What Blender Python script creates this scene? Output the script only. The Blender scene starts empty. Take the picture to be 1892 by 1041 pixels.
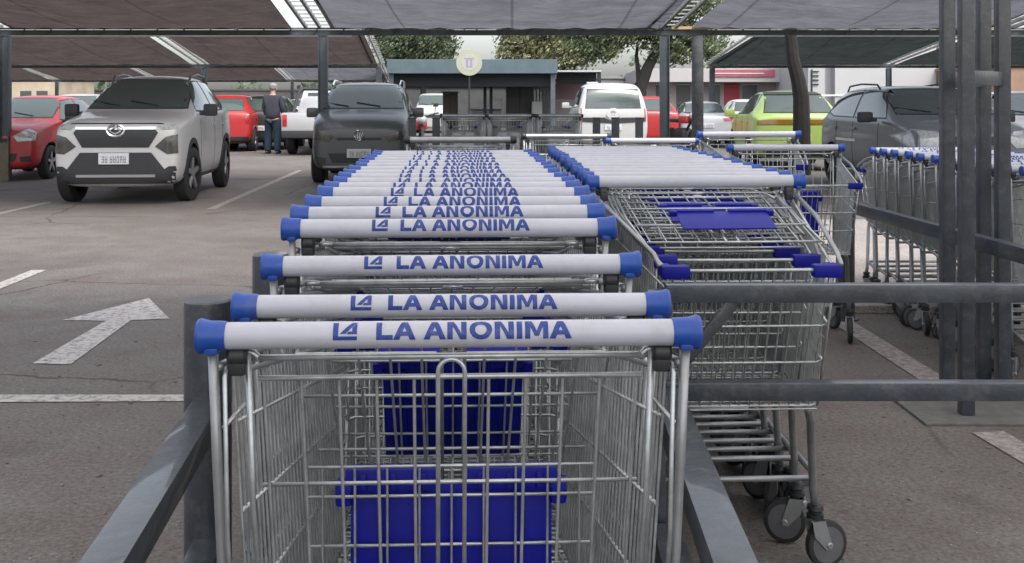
import bpy, bmesh, math, random
from mathutils import Vector, Matrix
from mathutils.bvhtree import BVHTree
R = math.radians
random.seed(7)
SC = bpy.context.scene
COL = SC.collection

# ------------------------------------------------------------------ camera, sky, sun, exposure
CH, F, PX0, PY0 = 1.26, 2050.0, 946.0, 190.0
cam = bpy.data.objects.new('camera', bpy.data.cameras.new('camera'))
COL.objects.link(cam)
cam.location = (0, 0, CH)
cam.rotation_euler = (R(90), 0, 0)
cam.data.sensor_width = 36.0
cam.data.lens = 36.0 * F / 1892.0
cam.data.shift_y = -(520.5 - PY0) / 1892.0
cam.data.clip_start = 0.02
cam.data.clip_end = 3000
cam.data.dof.use_dof = False
SC.camera = cam

SUN_EL, SUN_AZ = R(58), R(150)
world = bpy.data.worlds.new('World'); SC.world = world
world.use_nodes = True
wn = world.node_tree
bg = wn.nodes['Background']
sky = wn.nodes.new('ShaderNodeTexSky'); sky.sky_type = 'NISHITA'
sky.sun_disc = False
sky.sun_elevation = SUN_EL; sky.sun_rotation = SUN_AZ
sky.air_density = 1.0; sky.dust_density = 4.0; sky.ozone_density = 1.0
hs = wn.nodes.new('ShaderNodeHueSaturation'); hs.inputs['Saturation'].default_value = 0.42; hs.inputs['Value'].default_value = 1.0
wn.links.new(sky.outputs[0], hs.inputs['Color']); wn.links.new(hs.outputs[0], bg.inputs['Color'])
bg.inputs['Strength'].default_value = 0.15
sl = bpy.data.lights.new('sun', 'SUN'); sl.energy = 0.7; sl.angle = R(25); sl.color = (1.0, 0.98, 0.96)
so = bpy.data.objects.new('sun', sl); COL.objects.link(so)
sd = Vector((math.cos(SUN_EL) * math.sin(SUN_AZ), math.cos(SUN_EL) * math.cos(SUN_AZ), math.sin(SUN_EL)))
so.rotation_euler = sd.to_track_quat('Z', 'Y').to_euler()
SC.view_settings.view_transform = 'Standard'
SC.view_settings.look = 'None'
SC.view_settings.gamma = 1.0
SC.view_settings.exposure = 1.45
SC.cycles.max_bounces = 6
SC.cycles.use_denoising = True

# ------------------------------------------------------------------ helpers
def G(px, py, z=0.0):
    d = (CH - z) * F / (py - PY0)
    return Vector(((px - PX0) * d / F, d, z))
def P(px, py, d):
    return Vector(((px - PX0) * d / F, d, CH - (py - PY0) * d / F))
def X(px, d): return (px - PX0) * d / F

def tag(o, label=None, cat=None, group=None, kind=None):
    if label: o['label'] = label
    if cat: o['category'] = cat
    if group: o['group'] = group
    if kind: o['kind'] = kind
    return o
def thing(name, label, cat, loc=(0, 0, 0), rz=0.0, group=None):
    o = bpy.data.objects.new(name, None); COL.objects.link(o)
    o.empty_display_size = .2
    o.location = loc; o.rotation_euler = (0, 0, rz)
    return tag(o, label, cat, group)
def obj(name, bm, m, parent=None, smooth=False, loc=None):
    me = bpy.data.meshes.new(name)
    bmesh.ops.recalc_face_normals(bm, faces=bm.faces[:])
    bm.to_mesh(me); bm.free()
    for mm in (m if isinstance(m, (list, tuple)) else [m]): me.materials.append(mm)
    if smooth:
        for p in me.polygons: p.use_smooth = True
        if smooth != 'all': me.set_sharp_from_angle(angle=R(28))
    o = bpy.data.objects.new(name, me); COL.objects.link(o)
    if parent: o.parent = parent
    if loc: o.location = loc
    return o
def dup(root, parent=None):
    r = root.copy(); COL.objects.link(r)
    if parent is not None: r.parent = parent
    for ch in list(root.children): dup(ch, r)
    return r
def box(bm, x0, x1, y0, y1, z0, z1, mi=0, bev=0.0, M=None):
    vs = [bm.verts.new((x, y, z)) for z in (z0, z1) for y in (y0, y1) for x in (x0, x1)]
    fs = [(0, 2, 3, 1), (4, 5, 7, 6), (0, 1, 5, 4), (2, 6, 7, 3), (0, 4, 6, 2), (1, 3, 7, 5)]
    faces = [bm.faces.new([vs[i] for i in f]) for f in fs]
    for f in faces: f.material_index = mi
    if bev > 0:
        es = list({e for f in faces for e in f.edges})
        r = bmesh.ops.bevel(bm, geom=es, offset=bev, segments=2, affect='EDGES', profile=0.6)
        nv = {v for f in r['faces'] for v in f.verts}
        for f in r['faces']: f.material_index = mi
        vs = list(nv | {v for v in vs if v.is_valid})
    if M is not None:
        for v in vs: v.co = M @ v.co
    return vs
def frames(pts):
    out = []; n = len(pts); prev = None
    for i in range(n):
        a = pts[max(i - 1, 0)]; b = pts[min(i + 1, n - 1)]
        t = (b - a)
        t = t.normalized() if t.length > 1e-9 else Vector((0, 0, 1))
        if prev is None:
            up = Vector((0, 0, 1)) if abs(t.z) < .9 else Vector((1, 0, 0))
            u = t.cross(up).normalized()
        else:
            u = (prev - t * prev.dot(t))
            u = u.normalized() if u.length > 1e-6 else t.orthogonal().normalized()
        prev = u
        out.append((u, t.cross(u).normalized()))
    return out
def tube(bm, pts, r, n=6, mi=0, cap=True, smooth=True):
    pts = [Vector(p) for p in pts]
    rr = r if isinstance(r, (list, tuple)) else [r] * len(pts)
    fr = frames(pts); rings = []
    for p, q, (u, v) in zip(pts, rr, fr):
        rings.append([bm.verts.new(p + u * (q * math.cos(2 * math.pi * k / n)) + v * (q * math.sin(2 * math.pi * k / n))) for k in range(n)])
    for a, b in zip(rings, rings[1:]):
        for k in range(n):
            f = bm.faces.new((a[k], a[(k + 1) % n], b[(k + 1) % n], b[k])); f.material_index = mi; f.smooth = smooth
    if cap:
        for rg in (rings[0], rings[-1]):
            f = bm.faces.new(rg); f.material_index = mi
def lathe(bm, prof, n=24, axis='X', c=(0, 0, 0), mi=0, caps=True):
    # prof: (axial, radius)
    c = Vector(c); rings = []
    for a, r in prof:
        ring = []
        for k in range(n):
            th = 2 * math.pi * k / n
            if axis == 'X': q = Vector((a, r * math.cos(th), r * math.sin(th)))
            elif axis == 'Y': q = Vector((r * math.cos(th), a, r * math.sin(th)))
            else: q = Vector((r * math.cos(th), r * math.sin(th), a))
            ring.append(bm.verts.new(c + q))
        rings.append(ring)
    for a, b in zip(rings, rings[1:]):
        for k in range(n):
            f = bm.faces.new((a[k], a[(k + 1) % n], b[(k + 1) % n], b[k])); f.material_index = mi; f.smooth = True
    for rg in ((rings[0], rings[-1]) if caps else ()):
        f = bm.faces.new(rg); f.material_index = mi
def prism(bm, poly, z0, z1, mi=0):
    a = [bm.verts.new((x, y, z0)) for x, y in poly]; b = [bm.verts.new((x, y, z1)) for x, y in poly]
    n = len(poly)
    for f in [bm.faces.new(a[::-1]), bm.faces.new(b)] + [bm.faces.new((a[k], a[(k + 1) % n], b[(k + 1) % n], b[k])) for k in range(n)]:
        f.material_index = mi
def arc(c, r, a0, a1, n, plane='XZ'):
    o = []
    for i in range(n + 1):
        a = a0 + (a1 - a0) * i / n
        if plane == 'XZ': o.append(Vector(c) + Vector((r * math.cos(a), 0, r * math.sin(a))))
        elif plane == 'YZ': o.append(Vector(c) + Vector((0, r * math.cos(a), r * math.sin(a))))
        else: o.append(Vector(c) + Vector((r * math.cos(a), r * math.sin(a), 0)))
    return o
ORD = ['nearest', 'second', 'third', 'fourth', 'fifth', 'sixth', 'seventh', 'eighth', 'ninth', 'tenth', 'eleventh', 'twelfth', 'thirteenth',
       'fourteenth', 'fifteenth', 'sixteenth', 'seventeenth', 'eighteenth', 'nineteenth', 'twentieth', 'twenty-first', 'twenty-second',
       'twenty-third', 'twenty-fourth', 'twenty-fifth', 'twenty-sixth', 'twenty-seventh', 'twenty-eighth', 'twenty-ninth', 'thirtieth']

# ------------------------------------------------------------------ materials
MATS = {}
def mat(name, col, rough=0.6, metal=0.0, noise=0.0, nscale=20.0, bump=0.0, bscale=60.0, col2=None, coat=0.0, spec=None, rvar=0.0, trans=0.0):
    if name in MATS: return MATS[name]
    m = bpy.data.materials.new(name); m.use_nodes = True
    nt = m.node_tree; b = nt.nodes['Principled BSDF']
    b.inputs['Base Color'].default_value = (*col, 1)
    b.inputs['Roughness'].default_value = rough; b.inputs['Metallic'].default_value = metal
    if coat: b.inputs['Coat Weight'].default_value = coat; b.inputs['Coat Roughness'].default_value = 0.05
    if spec is not None: b.inputs['Specular IOR Level'].default_value = spec
    tc = nt.nodes.new('ShaderNodeTexCoord')
    if noise > 0 or col2 or rvar:
        n1 = nt.nodes.new('ShaderNodeTexNoise'); n1.inputs['Scale'].default_value = nscale; n1.inputs['Detail'].default_value = 8
        n1.inputs['Roughness'].default_value = .65
        nt.links.new(tc.outputs['Object'], n1.inputs['Vector'])
        cr = nt.nodes.new('ShaderNodeValToRGB'); cr.color_ramp.elements[0].position = .3; cr.color_ramp.elements[1].position = .7
        c2 = col2 if col2 else tuple(c * (1 - noise) for c in col)
        cr.color_ramp.elements[0].color = (*c2, 1); cr.color_ramp.elements[1].color = (*col, 1)
        nt.links.new(n1.outputs['Fac'], cr.inputs['Fac']); nt.links.new(cr.outputs['Color'], b.inputs['Base Color'])
        if rvar:
            mr = nt.nodes.new('ShaderNodeMapRange'); mr.inputs['To Min'].default_value = rough - rvar; mr.inputs['To Max'].default_value = rough + rvar
            nt.links.new(n1.outputs['Fac'], mr.inputs['Value']); nt.links.new(mr.outputs[0], b.inputs['Roughness'])
    if bump > 0:
        n2 = nt.nodes.new('ShaderNodeTexNoise'); n2.inputs['Scale'].default_value = bscale; n2.inputs['Detail'].default_value = 6
        nt.links.new(tc.outputs['Object'], n2.inputs['Vector'])
        bp = nt.nodes.new('ShaderNodeBump'); bp.inputs['Strength'].default_value = bump; bp.inputs['Distance'].default_value = .01
        nt.links.new(n2.outputs['Fac'], bp.inputs['Height']); nt.links.new(bp.outputs[0], b.inputs['Normal'])
    MATS[name] = m
    return m

def asphalt_mat(name, a, b_, c, speck=0.0):
    m = bpy.data.materials.new(name); m.use_nodes = True
    nt = m.node_tree; L = nt.links; bs = nt.nodes['Principled BSDF']; bs.inputs['Roughness'].default_value = .88
    tc = nt.nodes.new('ShaderNodeTexCoord')
    def noise(s, d=6, r=.6):
        n = nt.nodes.new('ShaderNodeTexNoise'); n.inputs['Scale'].default_value = s; n.inputs['Detail'].default_value = d; n.inputs['Roughness'].default_value = r
        L.new(tc.outputs['Object'], n.inputs['Vector']); return n
    def ramp(src, p0, p1, c0, c1):
        r = nt.nodes.new('ShaderNodeValToRGB'); r.color_ramp.elements[0].position = p0; r.color_ramp.elements[1].position = p1
        r.color_ramp.elements[0].color = (*c0, 1); r.color_ramp.elements[1].color = (*c1, 1); L.new(src, r.inputs['Fac']); return r
    def mix(kind, f, x, y):
        n = nt.nodes.new('ShaderNodeMix'); n.data_type = 'RGBA'; n.blend_type = kind
        if isinstance(f, float): n.inputs['Factor'].default_value = f
        else: L.new(f, n.inputs['Factor'])
        L.new(x, n.inputs['A']); L.new(y, n.inputs['B']); return n
    big = noise(.35, 5); r1 = ramp(big.outputs['Fac'], .38, .62, a, b_)
    mid = noise(2.2, 8, .7); r2 = ramp(mid.outputs['Fac'], .42, .66, (0, 0, 0), (1, 1, 1))
    cc = nt.nodes.new('ShaderNodeRGB'); cc.outputs[0].default_value = (*c, 1)
    m1 = mix('MIX', r2.outputs['Color'], r1.outputs['Color'], cc.outputs[0])
    fine = noise(55, 4, .8); r3 = ramp(fine.outputs['Fac'], .3, .72, (.42, .42, .42), (1.38, 1.34, 1.32))
    m2 = mix('MULTIPLY', 1.0, m1.outputs['Result'], r3.outputs['Color'])
    vor = nt.nodes.new('ShaderNodeTexVoronoi'); vor.inputs['Scale'].default_value = 38; L.new(tc.outputs['Object'], vor.inputs['Vector'])
    r4 = ramp(vor.outputs['Distance'], .06, .14, (1, 1, 1), (0, 0, 0))
    sel = noise(9, 2); r5 = ramp(sel.outputs['Fac'], .56, .62, (0, 0, 0), (speck, speck, speck))
    mm = nt.nodes.new('ShaderNodeMath'); mm.operation = 'MULTIPLY'; L.new(r4.outputs['Color'], mm.inputs[0]); L.new(r5.outputs['Color'], mm.inputs[1])
    st = nt.nodes.new('ShaderNodeRGB'); st.outputs[0].default_value = (.42, .40, .37, 1)
    m3 = mix('MIX', mm.outputs[0], m2.outputs['Result'], st.outputs[0])
    # oil stains and cracks
    oil = noise(.9, 3); r6 = ramp(oil.outputs['Fac'], .64, .74, (1, 1, 1), (.62, .6, .6))
    m4 = mix('MULTIPLY', 1.0, m3.outputs['Result'], r6.outputs['Color'])
    # hairline cracks
    dn = noise(3.0, 4, .7); av = nt.nodes.new('ShaderNodeMix'); av.data_type = 'VECTOR'; av.inputs['Factor'].default_value = .12
    L.new(tc.outputs['Object'], av.inputs['A']); L.new(dn.outputs['Color'], av.inputs['B'])
    vc = nt.nodes.new('ShaderNodeTexVoronoi'); vc.feature = 'DISTANCE_TO_EDGE'; vc.inputs['Scale'].default_value = .55; L.new(av.outputs['Result'], vc.inputs['Vector'])
    rc = ramp(vc.outputs['Distance'], .002, .007, (.35, .33, .32), (1, 1, 1))
    sc_ = noise(.5, 2); rs = ramp(sc_.outputs['Fac'], .48, .56, (0, 0, 0), (1, 1, 1))
    m5 = mix('MULTIPLY', rs.outputs['Color'], m4.outputs['Result'], rc.outputs['Color'])
    sp2 = noise(5.5, 6, .75); rsp = ramp(sp2.outputs['Fac'], .60, .70, (1, 1, 1), (.66, .58, .55)); m5 = mix('MULTIPLY', 1.0, m5.outputs['Result'], rsp.outputs['Color'])
    # tyre-polished and patched areas
    pn = noise(.14, 3); rp_ = ramp(pn.outputs['Fac'], .5, .53, (1, 1, 1), (.84, .82, .82)); m6 = mix('MULTIPLY', 1.0, m5.outputs['Result'], rp_.outputs['Color'])
    L.new(m6.outputs['Result'], bs.inputs['Base Color'])
    bp = nt.nodes.new('ShaderNodeBump'); bp.inputs['Strength'].default_value = .55; bp.inputs['Distance'].default_value = .008
    L.new(fine.outputs['Fac'], bp.inputs['Height']); L.new(bp.outputs[0], bs.inputs['Normal'])
    return m
M_ASPH = asphalt_mat('asphalt', (.126, .114, .104), (.160, .152, .141), (.120, .098, .088), .9)
M_CONC = asphalt_mat('concrete', (.30, .275, .25), (.345, .315, .285), (.26, .24, .225), .1)

def paint_mat(name, col, under=(.15, .13, .12), lo=.36, hi=.5):
    m = bpy.data.materials.new(name); m.use_nodes = True
    nt = m.node_tree; L = nt.links; bs = nt.nodes['Principled BSDF']; bs.inputs['Roughness'].default_value = .8
    tc = nt.nodes.new('ShaderNodeTexCoord')
    n = nt.nodes.new('ShaderNodeTexNoise'); n.inputs['Scale'].default_value = 26; n.inputs['Detail'].default_value = 9; n.inputs['Roughness'].default_value = .72
    L.new(tc.outputs['Object'], n.inputs['Vector'])
    r = nt.nodes.new('ShaderNodeValToRGB'); r.color_ramp.elements[0].position = lo; r.color_ramp.elements[1].position = hi
    r.color_ramp.elements[0].color = (*under, 1); r.color_ramp.elements[1].color = (*col, 1)
    L.new(n.outputs['Fac'], r.inputs['Fac']); L.new(r.outputs['Color'], bs.inputs['Base Color'])
    return m
M_LINE = paint_mat('road_paint', (.40, .375, .355), (.16, .14, .13), .38, .54)
M_LINEW = paint_mat('worn_paint', (.31, .28, .26), (.15, .125, .115), .40, .62)

def fabric_mat(name, col, tr=.35, tcol=None):
    m = bpy.data.materials.new(name); m.use_nodes = True
    nt = m.node_tree; L = nt.links; nt.nodes.remove(nt.nodes['Principled BSDF']); out = nt.nodes['Material Output']
    tc = nt.nodes.new('ShaderNodeTexCoord'); n = nt.nodes.new('ShaderNodeTexNoise'); n.inputs['Scale'].default_value = 1.6; n.inputs['Detail'].default_value = 9
    n.inputs['Roughness'].default_value = .7
    L.new(tc.outputs['Object'], n.inputs['Vector'])
    def rp(c):
        r = nt.nodes.new('ShaderNodeValToRGB'); r.color_ramp.elements[0].position = .32; r.color_ramp.elements[1].position = .68
        r.color_ramp.elements[0].color = (c[0] * .62, c[1] * .62, c[2] * .62, 1); r.color_ramp.elements[1].color = (*c, 1); L.new(n.outputs['Fac'], r.inputs['Fac']); return r
    # sewn seams every metre and a half, and wrinkles pulling towards the lacing
    sx = nt.nodes.new('ShaderNodeSeparateXYZ'); L.new(tc.outputs['Object'], sx.inputs[0])
    md = nt.nodes.new('ShaderNodeMath'); md.operation = 'PINGPONG'; md.inputs[1].default_value = .85; L.new(sx.outputs['X'], md.inputs[0])
    sm = nt.nodes.new('ShaderNodeMapRange'); sm.inputs['From Max'].default_value = .03; sm.inputs['To Min'].default_value = .55; L.new(md.outputs[0], sm.inputs['Value'])
    mpp = nt.nodes.new('ShaderNodeMapping'); mpp.inputs['Scale'].default_value = (.6, 2.4, 1); mpp.inputs['Rotation'].default_value = (0, 0, .5); L.new(tc.outputs['Object'], mpp.inputs[0])
    nw = nt.nodes.new('ShaderNodeTexNoise'); nw.inputs['Scale'].default_value = 1.2; nw.inputs['Detail'].default_value = 4; nw.inputs['Distortion'].default_value = .8; L.new(mpp.outputs[0], nw.inputs['Vector'])
    bpn = nt.nodes.new('ShaderNodeBump'); bpn.inputs['Strength'].default_value = .8; bpn.inputs['Distance'].default_value = .12; L.new(nw.outputs['Fac'], bpn.inputs['Height'])
    d = nt.nodes.new('ShaderNodeBsdfDiffuse'); t = nt.nodes.new('ShaderNodeBsdfTranslucent'); mx = nt.nodes.new('ShaderNodeMixShader')
    for cc_, sh in ((col, d), (tcol or col, t)):
        mu = nt.nodes.new('ShaderNodeMix'); mu.data_type = 'RGBA'; mu.blend_type = 'MULTIPLY'; mu.inputs['Factor'].default_value = 1
        L.new(rp(cc_).outputs[0], mu.inputs['A']); L.new(sm.outputs[0], mu.inputs['B']); L.new(mu.outputs['Result'], sh.inputs['Color']); L.new(bpn.outputs[0], sh.inputs['Normal'])
    mx.inputs[0].default_value = tr; L.new(d.outputs[0], mx.inputs[1]); L.new(t.outputs[0], mx.inputs[2]); L.new(mx.outputs[0], out.inputs['Surface'])
    MATS[name] = m
    return m
M_FAB_BROWN = fabric_mat('shade_cloth_brown', (.070, .057, .055), .42, (.108, .086, .082))
M_FAB_GREY = fabric_mat('shade_cloth_grey', (.13, .133, .143), .5, (.18, .184, .202))
M_FAB_NEAR = fabric_mat('shade_cloth_near', (.32, .32, .32), .8, (.88, .85, .81))
M_FAB_DARK = fabric_mat('shade_cloth_green', (.03, .036, .036), .4, (.05, .058, .056))

M_WIRE = mat('galvanised_wire', (.50, .52, .52), .36, .7, noise=.4, nscale=22, rvar=.1)
M_TUBE = mat('galvanised_tube', (.34, .35, .355), .42, .65, noise=.3, nscale=9)
M_GRIP = mat('white_grip', (.42, .425, .475), .45, noise=.08, nscale=7, bump=.03)
def wear(m, amount=.35, scale=9.0, dirt=(.22, .20, .18)):
    nt = m.node_tree; L = nt.links; b = nt.nodes['Principled BSDF']
    oi = nt.nodes.new('ShaderNodeObjectInfo'); tc = nt.nodes.new('ShaderNodeTexCoord'); ad = nt.nodes.new('ShaderNodeVectorMath'); ad.operation = 'ADD'
    mul = nt.nodes.new('ShaderNodeMath'); mul.operation = 'MULTIPLY'; mul.inputs[1].default_value = 37.0
    L.new(oi.outputs['Random'], mul.inputs[0]); L.new(tc.outputs['Object'], ad.inputs[0]); L.new(mul.outputs[0], ad.inputs[1])
    n = nt.nodes.new('ShaderNodeTexNoise'); n.inputs['Scale'].default_value = scale; n.inputs['Detail'].default_value = 10; n.inputs['Roughness'].default_value = .75; L.new(ad.outputs[0], n.inputs['Vector'])
    r = nt.nodes.new('ShaderNodeMapRange'); r.inputs['From Min'].default_value = .5; r.inputs['From Max'].default_value = .78; r.inputs['To Max'].default_value = amount; L.new(n.outputs['Fac'], r.inputs['Value'])
    mx = nt.nodes.new('ShaderNodeMix'); mx.data_type = 'RGBA'; L.new(r.outputs[0], mx.inputs['Factor'])
    src = b.inputs['Base Color'].links[0].from_socket if b.inputs['Base Color'].links else None
    if src: L.new(src, mx.inputs['A'])
    else: mx.inputs['A'].default_value = b.inputs['Base Color'].default_value
    mx.inputs['B'].default_value = (*dirt, 1); L.new(mx.outputs['Result'], b.inputs['Base Color'])
wear(M_GRIP, .45, 11)
M_BLUE = mat('blue_cap', (.006, .055, .30), .42, noise=.25, nscale=12)
M_NAVY = mat('blue_seat_plastic', (.002, .004, .21), .5, noise=.2, nscale=10, spec=.25)
M_LETTER = mat('blue_lettering', (.006, .030, .19), .5)
wear(M_BLUE, .35, 16, (.12, .15, .22)); wear(M_NAVY, .2, 8, (.03, .03, .14)); wear(M_LETTER, .35, 60, (.30, .32, .42)); wear(M_TUBE, .4, 20, (.16, .13, .10)); wear(M_WIRE, .35, 26, (.15, .12, .09))
M_BLACKP = mat('black_plastic', (.012, .013, .014), .5)
M_RUBBER = mat('rubber', (.022, .022, .023), .75, noise=.4, nscale=30)
M_HUB = mat('caster_hub', (.10, .10, .105), .55, noise=.3)
M_STEEL = mat('corral_paint', (.038, .047, .058), .36, noise=.45, nscale=9, bump=.12, bscale=90, rvar=.14, coat=.35)
wear(M_STEEL, .6, 22, (.13, .12, .115))
M_COLUMN = mat('column_paint', (.085, .105, .12), .5, noise=.35, nscale=6, bump=.1)
M_COLBASE = mat('column_base_paint', (.14, .13, .085), .7, noise=.4, nscale=8)
M_BEAM = mat('beam_paint', (.12, .135, .14), .55, noise=.4, nscale=3)
M_TRUSS = mat('truss_paint', (.34, .34, .33), .55, noise=.25, nscale=5)
M_OCHRE = mat('ochre_strip', (.42, .30, .14), .6, noise=.3, nscale=3)

# ------------------------------------------------------------------ ground and markings
bm = bmesh.new()
vs = [bm.verts.new(p) for p in ((-400, -60, 0), (400, -60, 0), (400, 900, 0), (-400, 900, 0))]
bm.faces.new(vs)
tag(obj('ground', bm, M_ASPH), kind='structure')

def ground_poly(name, pix, z=.004, m=None, label=None):
    bm = bmesh.new(); bm.faces.new([bm.verts.new(G(px, py, 0) + Vector((0, 0, z))) for px, py in pix])
    o = obj(name, bm, m or M_LINE); tag(o, kind='structure'); return o
def ground_line(name, a, b, w, m=None, z=.004):
    a = G(*a); b = G(*b); d = (b - a).normalized(); s = Vector((-d.y, d.x, 0)) * w / 2
    bm = bmesh.new(); bm.faces.new([bm.verts.new(p + Vector((0, 0, z))) for p in (a - s, b - s, b + s, a + s)])
    o = obj(name, bm, m or M_LINE); tag(o, kind='structure'); return o
ground_poly('road_arrow', [(60, 673), (130, 675), (242, 593), (313, 590), (275, 552), (115, 593), (196, 594)])
ground_poly('road_marking', [(-60, 731), (360, 731), (360, 743), (-60, 745)])
ground_line('road_marking', (-40, 545), (72, 500), .11)
ground_line('road_marking', (390, 387), (555, 315), .10, M_LINEW)
ground_line('road_marking', (-30, 402), (92, 374), .10, M_LINEW)
ground_line('road_marking', (1556, 596), (1745, 716), .13, M_LINEW)
ground_line('road_marking', (1825, 800), (1990, 895), .13, M_LINEW)
# concrete slab beside the bay
bm = bmesh.new()
p0 = G(1560, 590); box(bm, p0.x - .1, p0.x + 4.5, 6.62, 11.5, 0, .05, bev=.008)
tag(obj('concrete_pavement', bm, M_CONC), kind='structure')
# joint in the asphalt
bm = bmesh.new()
pr = None
a = G(430, 333); b = G(600, 328)
n = 14; L_ = []; R_ = []
for i in range(n + 1):
    q = a.lerp(b, i / n); q.y += random.uniform(-.12, .12); w = random.uniform(.02, .06)
    L_.append(bm.verts.new((q.x, q.y - w, .003))); R_.append(bm.verts.new((q.x, q.y + w, .003)))
for i in range(n): bm.faces.new((L_[i], L_[i + 1], R_[i + 1], R_[i]))
tag(obj('road_crack', bm, mat('crack', (.03, .028, .026), .9)), kind='structure')
# gravel crumbs and dead leaves on the asphalt
bm = bmesh.new()
for i in range(520):
    if i % 2: q = G(random.uniform(1250, 1892), random.uniform(620, 1060))
    else: q = G(random.uniform(-40, 400), random.uniform(560, 1060))
    s = random.uniform(.0015, .0055)
    if i % 17 == 0: s *= 2.2
    bmesh.ops.create_icosphere(bm, subdivisions=1, radius=s, matrix=Matrix.Translation((q.x, q.y, s * .3)) @ Matrix.Rotation(random.uniform(0, 6), 4, 'Z') @ Matrix.Diagonal((1.4, .8, .5, 1)))
for f in bm.faces: f.material_index = 0
tag(obj('gravel', bm, mat('gravel', (.22, .20, .18), .9, noise=.8, nscale=2)), 'loose gravel and crumbs scattered over the brown asphalt', 'gravel', kind='stuff')

# ------------------------------------------------------------------ shopping carts
HW = .325          # half width of the handle incl. caps
ZH = .955          # handle height
def letters():
    out = []
    def put(polys, u): out.extend([[(x + u, y) for x, y in p] for p in polys])
    Lp = [[(0, 0), (.28, 0), (.28, 1), (0, 1)], [(.28, 0), (.82, 0), (.82, .25), (.28, .25)]]
    Ap = [[(0, 0), (.3, 0), (.70, 1), (.42, 1)], [(1.12, 0), (.82, 0), (.46, .9), (.70, 1)], [(.33, .2), (.80, .2), (.74, .42), (.40, .42)]]
    Np = [[(0, 0), (.27, 0), (.27, 1), (0, 1)], [(.69, 0), (.96, 0), (.96, 1), (.69, 1)], [(.1, 1), (.32, 1), (.86, 0), (.64, 0)]]
    Ip = [[(0, 0), (.28, 0), (.28, 1), (0, 1)]]
    Mp = [[(0, 0), (.26, 0), (.26, 1), (0, 1)], [(.9, 0), (1.16, 0), (1.16, 1), (.9, 1)], [(.08, 1), (.34, 1), (.68, .15), (.48, .15)], [(1.08, 1), (.82, 1), (.48, .15), (.68, .15)]]
    Op = []
    for k in range(16):
        a, b = 2 * math.pi * k / 16, 2 * math.pi * (k + 1) / 16
        q = lambda t, s, h: (.57 + s * math.cos(t), .5 + h * math.sin(t))
        Op.append([q(a, .57, .52), q(b, .57, .52), q(b, .29, .28), q(a, .29, .28)])
    u = 0
    for g, w in ((Lp, .84), (Ap, 1.12), (None, .38), (Ap, 1.18), (Np, 1.1), (Op, 1.26), (Np, 1.1), (Ip, .42), (Mp, 1.22), (Ap, 1.12)):
        if g: put(g, u)
        u += w
    return out, u
def make_lettering(parent, beta):
    P_, tot = letters(); s = .251 / tot
    polys = [[(x * s - .096, (y - .5) * .0245) for x, y in p] for p in P_]
    logo = [[(0, 0), (.28, 0), (.28, 1), (0, 1)], [(.28, 0), (1.25, 0), (1.25, .2), (.28, .2)],
            [(.36, .32), (.66, .32), (1.25, .95), (1.25, 1.0), (1.02, 1.0)], [(1.0, .30), (1.25, .30), (1.25, .92), (1.0, .66)], [(.72, .30), (1.0, .30), (1.0, .44), (.80, .44)]]
    logo = [[(x * .0245 - .151, (y - .5) * .0245) for x, y in p] for p in logo]
    for nm, pl in (('lettering', polys), ('logo', logo)): wrap_polys(parent, nm, pl, beta)
def wrap_polys(parent, nm, polys, beta):
    bm = bmesh.new(); r0 = .0172
    for i, p in enumerate(polys):
        b2 = bmesh.new(); b2.faces.new([b2.verts.new((x, y, 0)) for x, y in p])
        for k in range(-5, 6):
            bmesh.ops.bisect_plane(b2, geom=b2.verts[:] + b2.edges[:] + b2.faces[:], plane_co=(0, k * .0024, 0), plane_no=(0, 1, 0))
        r = r0 + .0004 + .00005 * (i % 5); vm = {}
        for v in b2.verts:
            a = beta + v.co.y / r0
            vm[v] = bm.verts.new((v.co.x, -r * math.cos(a), r * math.sin(a)))
        for f in b2.faces: bm.faces.new([vm[v] for v in f.verts])
        b2.free()
    return obj(nm, bm, M_LETTER, parent)

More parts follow.
